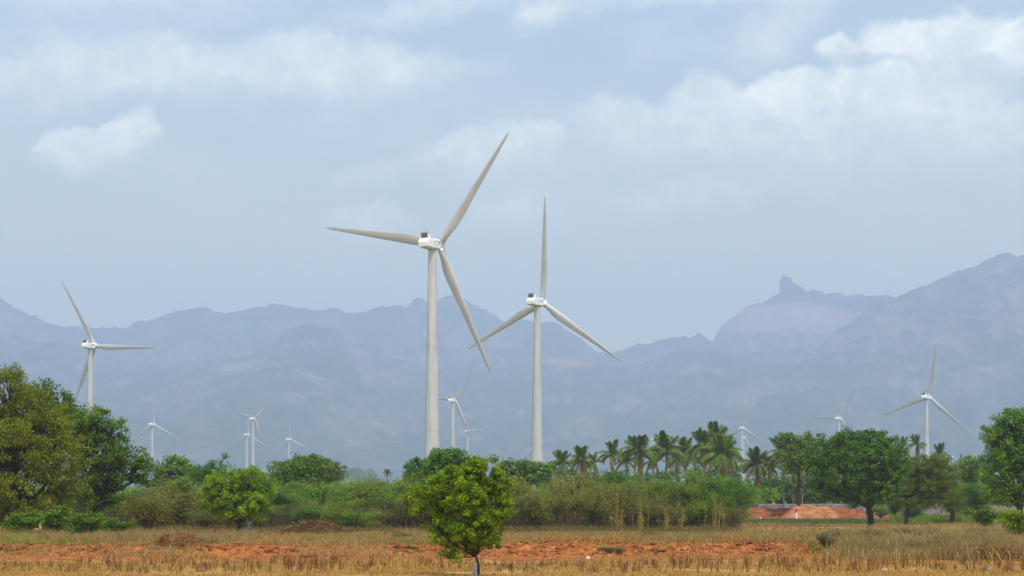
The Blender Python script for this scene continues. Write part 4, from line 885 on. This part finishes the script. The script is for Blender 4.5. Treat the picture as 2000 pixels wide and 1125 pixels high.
M['earth2'] = simple_mat('dug_red_earth', (.17, .055, .025), (.32, .11, .045), .9, .95, .6, .1, detail=8)
tag(heap(1522, 1640, 984, 395, 'earth_heap', '', 'earth', 4.5), 'big heap of fresh orange earth in front of the stone wall', 'earth heap')
o = heap(1405, 1700, 990.5, 405, 'earth_bank', '', 'earth2', 4.0, 6, True); tag(o, kind='structure')
# rubble wall
def wall(px0, px1, top, Y, label, hgt):
    x0, x1 = (px0-1000)/F*Y, (px1-1000)/F*Y; zt = H+(YH-top)/F*Y; root = empty('stone_wall', (x0, Y, g1((x0+x1)/2, Y))); tag(root, label, 'wall', 'rubble walls')
    r0 = random.Random(px0); ms = [rock_mesh('stone', [(0, 0, 0, .5, .32, .24)], .22, 1, s) for s in range(5)]
    for m_ in ms: m_.materials.append(M['stone'])
    gz0 = root.location.z; V = []; Q = []; k = 0; bm = bmesh.new(); z = zt-.2-hgt+.2
    while z < zt-.15:
        x = x0+r0.uniform(0, .3)
        while x < x1:
            l_ = r0.uniform(.32, .6); g = bmesh.ops.create_icosphere(bm, subdivisions=1, radius=1)['verts']
            for v in g: v.co = Vector((x-x0+v.co.x*l_*.62, v.co.y*.35+r0.uniform(-.02, .02), z-gz0+v.co.z*.26*(1+r0.uniform(-.12, .12))))
            x += l_
        z += .36
    me = bpy.data.meshes.new('stones'); bm.to_mesh(me); bm.free(); s_ = obj('stones', me, M['stone'], root); s_['kind'] = 'stuff'
    bk = obj('core', box_mesh('core', (0, -.2, -.5), (x1-x0, .2, zt-gz0-.12), .03), M['stone'], root)
wall(1415, 1690, 984, 425, 'grey rubble wall running behind the red earth', 2.4); wall(1755, 1850, 985, 430, 'short grey rubble wall seen right of the forked trunk', 2.2)
def post(px, top, wpx, Y, mat, name, label, cat, cap=None, jit=.05, deep=.4, tilt=0):
    x0 = (px-1000)/F*Y; g = g1(x0, Y); h_ = (YH-top)/F*Y+H-g; w_ = wpx/F*Y/2; root = empty(name, (x0, Y, g)); root.rotation_euler = (0, tilt, .3); tag(root, label, cat)
    def seg(z0, z1, mt, nm, k=1.0):
        bm = bmesh.new(); bmesh.ops.create_cube(bm, size=1.0); bmesh.ops.subdivide_edges(bm, edges=bm.edges[:], cuts=3, use_grid_fill=True); r_ = random.Random(int(px)+len(nm))
        for v in bm.verts:
            t_ = v.co.z+.5; s_ = k*(1-.18*t_**3); v.co = Vector((v.co.x*2*w_*s_*(1+r_.uniform(-jit, jit)), v.co.y*2*w_*s_*(1+r_.uniform(-jit, jit)), z0+(z1-z0)*t_+r_.uniform(-jit, jit)*w_*.5))
        bmesh.ops.bevel(bm, geom=[e for e in bm.edges if e.calc_face_angle(0) > .9], offset=w_*.15, segments=2, affect='EDGES'); me = bpy.data.meshes.new(nm); bm.to_mesh(me); bm.free(); obj(nm, me, M[mt], root)
    if cap: seg(-deep, h_*.65, mat, 'shaft'); seg(h_*.653, h_, cap, 'red_top', 1.0)
    else: seg(-deep, h_*.55, mat, 'shaft'); seg(h_*.552, h_, mat, 'head', .96)
    return root
post(1728, 1111, 9, 82, 'white_stone', 'boundary_stone', 'pale square boundary stone at the bottom edge, lower right', 'stone post'); post(1149, 1110, 8, 82, 'grey_post', 'boundary_stone', 'grey banded boundary stone at the bottom edge, right of the foreground tree', 'stone post')
post(1932, 1110, 11, 82, 'grey_post', 'boundary_stone', 'leaning grey boundary stone near the lower right corner', 'stone post', tilt=-.2); post(1555, 994, 3.2, 385, 'white_paint', 'marker_post', 'white marker post with a red top before the orange earth heap', 'marker post', 'red_paint', .01)
o = obj('rock', rock_mesh('rock', [(0, 0, .2, .12, .11, .34), (.04, 0, .02, .15, .12, .16)], .12, 2, 5), M['white_stone'], None, ((928-1000)/F*78.5, 78.5, g1((928-1000)/F*78.5, 78.5)-.02)); tag(o, 'white upright rock beside the trunk of the foreground tree', 'rock')
o = obj('rock', rock_mesh('rock', [(0, 0, .08, .12, .1, .09)], .2, 2, 6), M['white_stone'], None, ((1148-1000)/F*101, 101, g1((1148-1000)/F*101, 101))); tag(o, 'small pale rock at the foot of the bank, right of the foreground tree', 'rock')
o = obj('rock', rock_mesh('rock', [(0, 0, .15, .35, .3, .28), (.3, 0, .1, .25, .2, .16)], .2, 2, 8), M['white_paint'], None, ((1486-1000)/F*370, 370, g1((1486-1000)/F*370, 370)+.05)); tag(o, 'white rock lying before the red earth bank', 'rock')
# white egret-like bird on the wall is too small to tell: a white stone standing on the wall top
o = obj('white_stone', rock_mesh('white_stone', [(0, 0, .2, .13, .12, .26), (-.04, 0, .42, .1, .1, .12)], .05, 2, 9), M['white_paint'], None, ((1511-1000)/F*425, 425, H+(YH-985)/F*425)); tag(o, 'small white upright stone on top of the rubble wall', 'stone')
# teal sheet shelter and lean-to of sticks behind the wall
px_, Yt = 1533, 440; x0 = (px_-1000)/F*Yt; z0 = g1(x0, Yt); root = empty('water_tank', (x0, Yt, z0)); tag(root, 'small teal tank under the palms behind the stone wall', 'tank')
tk = Tubes(); tk.add([(0, 0, 0), (0, 0, .02), (0, 0, 3.3), (0, 0, 3.45)], [.40, .44, .44, .38], 20); obj('body', tk.mesh('body'), M['teal'], root); tk = Tubes(); tk.add([(0, 0, 3.44), (0, 0, 3.52), (0, 0, 3.53)], [.39, .25, .02], 20); obj('lid', tk.mesh('lid'), M['teal'], root)
# low wooded hill far out on the plain
M['hill'] = simple_mat('wooded_hill', (.03, .06, .02), (.08, .12, .04), .02, .95, .5, .1)
o = heap(655, 745, 913, 3000, 'low_hill', '', 'hill', 90, 12); tag(o, kind='structure')
# utility pole at right
Yp = 520; x0 = (1877-1000)/F*Yp; z0 = g1(x0, Yp); zt = H+(YH-887)/F*Yp; tb = Tubes(); tb.add([(0, 0, -.3), (0, 0, zt-z0)], [.24, .18], 8); root = empty('utility_pole', (x0, Yp, z0)); tag(root, 'thin dark pole rising beside the tiny far turbine', 'pole'); obj('shaft', tb.mesh('shaft'), M['wood'], root)

# ------------------------------------------------------------------ person under the lime tree
M['cloth_teal'] = simple_mat('teal_cloth', (.015, .06, .05), (.04, .13, .105), 6, .8, .3); M['cloth_dark'] = simple_mat('dark_blouse', (.012, .02, .05), (.03, .05, .09), 7, .8); M['skin'] = simple_mat('skin', (.10, .05, .03), (.14, .075, .045), 5, .6)
M['hair'] = simple_mat('hair', (.01, .009, .009), (.02, .018, .016), 9, .5); M['cloth_red'] = simple_mat('red_cloth', (.25, .03, .03), (.36, .06, .05), 7, .8)
def skin_mesh(name, verts, edges, radii, mat, parent, root_i=0, sub=2):
    me = bpy.data.meshes.new(name); me.from_pydata(verts, edges, []); o = bpy.data.objects.new(name, me); C.objects.link(o)
    o.modifiers.new('skin', 'SKIN'); sk = me.skin_vertices[0].data if me.skin_vertices else None
    if sk is None:
        bm = bmesh.new(); bm.from_mesh(me); lay = bm.verts.layers.skin.verify()
        for v, r_ in zip(bm.verts, radii): v[lay].radius = (r_, r_); v[lay].use_root = (v.index == root_i)
        bm.to_mesh(me); bm.free()
    else:
        for i, r_ in enumerate(radii): sk[i].radius = (r_, r_); sk[i].use_root = (i == root_i)
    ss = o.modifiers.new('sub', 'SUBSURF'); ss.levels = sub; ss.render_levels = sub
    dg = bpy.context.evaluated_depsgraph_get(); ev = o.evaluated_get(dg); me2 = bpy.data.meshes.new_from_object(ev); me2.name = name; bpy.data.objects.remove(o)
    for p in me2.polygons: p.use_smooth = True
    me2.materials.clear(); me2.materials.append(mat); o = bpy.data.objects.new(name, me2); C.objects.link(o); o.parent = parent; return o
Yq = 166.0; xq = (486-1000)/F*Yq; pr = empty('person', (xq, Yq, g1(xq, Yq)), R(20)); tag(pr, 'person in a teal sari and dark blouse standing slightly bent beside the lime tree trunk', 'person')
v = [(0, 0, .86), (0, .02, 1.02), (.03, .05, 1.2), (.06, .08, 1.33), (.09, .11, 1.41), (.11, .14, 1.50), (.115, .155, 1.56),
     (-.09, 0, .82), (-.10, .03, .46), (-.10, -.02, .07), (-.10, .12, .03), (.09, 0, .82), (.10, .04, .46), (.10, .0, .07), (.10, .14, .03),
     (-.11, .09, 1.33), (-.20, .12, 1.10), (-.10, .28, .98), (.22, .08, 1.32), (.27, .14, 1.09), (.16, .30, .98)]
e = [(0, 1), (1, 2), (2, 3), (3, 4), (4, 5), (5, 6), (0, 7), (7, 8), (8, 9), (9, 10), (0, 11), (11, 12), (12, 13), (13, 14), (3, 15), (15, 16), (16, 17), (3, 18), (18, 19), (19, 20)]
r_ = [.13, .11, .13, .11, .05, .085, .07, .09, .06, .04, .035, .09, .06, .04, .035, .055, .042, .028, .055, .042, .028]
for hx_, hy_, hz_, i0, sg in ((-.10, .28, .98, 17, 1), (.16, .30, .98, 20, -1)):
    for f in range(5):
        k0 = len(v); ox = (f-2)*.018; ln = (.05, .07, .075, .07, .055)[f] if sg > 0 else (.055, .07, .075, .07, .05)[f]
        v += [(hx_+ox, hy_+.05, hz_-.01), (hx_+ox*1.2, hy_+.05+ln*.7, hz_-.02), (hx_+ox*1.2, hy_+.05+ln, hz_-.05)]; e += [(i0, k0), (k0, k0+1), (k0+1, k0+2)]; r_ += [.012, .009, .008]
skin_mesh('body', v, e, r_, M['skin'], pr)
def lathe_mesh(name, prof, seg=40, fold=.0, nf=11, shift=lambda z: (0, 0)):
    V = []; Q = []
    for z, rx, ry in prof:
        for j in range(seg):
            a = j/seg*2*math.pi; k = 1+fold*math.sin(a*nf+z*2)*(1 if z < .9 else .3); sx_, sy_ = shift(z); V.append((sx_+rx*k*math.cos(a), sy_+ry*k*math.sin(a), z))
    for i in range(len(prof)-1):
        for j in range(seg): Q.append((i*seg+j, i*seg+(j+1) % seg, (i+1)*seg+(j+1) % seg, (i+1)*seg+j))
    return mesh_np(name, V, quads=Q, smooth=True)
sh = lambda z: (max(0, z-.95)*.14, max(0, z-.95)*.2)
obj('sari', lathe_mesh('sari', [(.05, .27, .25), (.3, .255, .24), (.6, .235, .22), (.82, .215, .2), (.95, .18, .165), (1.05, .16, .15)], fold=.06, shift=sh), M['cloth_teal'], pr)
obj('blouse', lathe_mesh('blouse', [(1.03, .165, .15), (1.15, .17, .15), (1.28, .185, .14), (1.36, .16, .12), (1.40, .08, .07)], fold=.015, shift=sh), M['cloth_dark'], pr)
obj('sari_shawl', lathe_mesh('sari_shawl', [(1.1, .2, .17), (1.2, .205, .165), (1.3, .2, .155), (1.37, .13, .11)], seg=24, fold=.04, shift=lambda z: (max(0, z-.95)*.14+.02, max(0, z-.95)*.2-.02)), M['cloth_teal'], pr)
hr = rock_mesh('hair', [(.11, .125, 1.555, .098, .105, .10), (.10, .04, 1.50, .05, .05, .05)], .02, 3); hr.polygons.foreach_set('use_smooth', [True]*len(hr.polygons)); obj('hair', hr, M['hair'], pr)
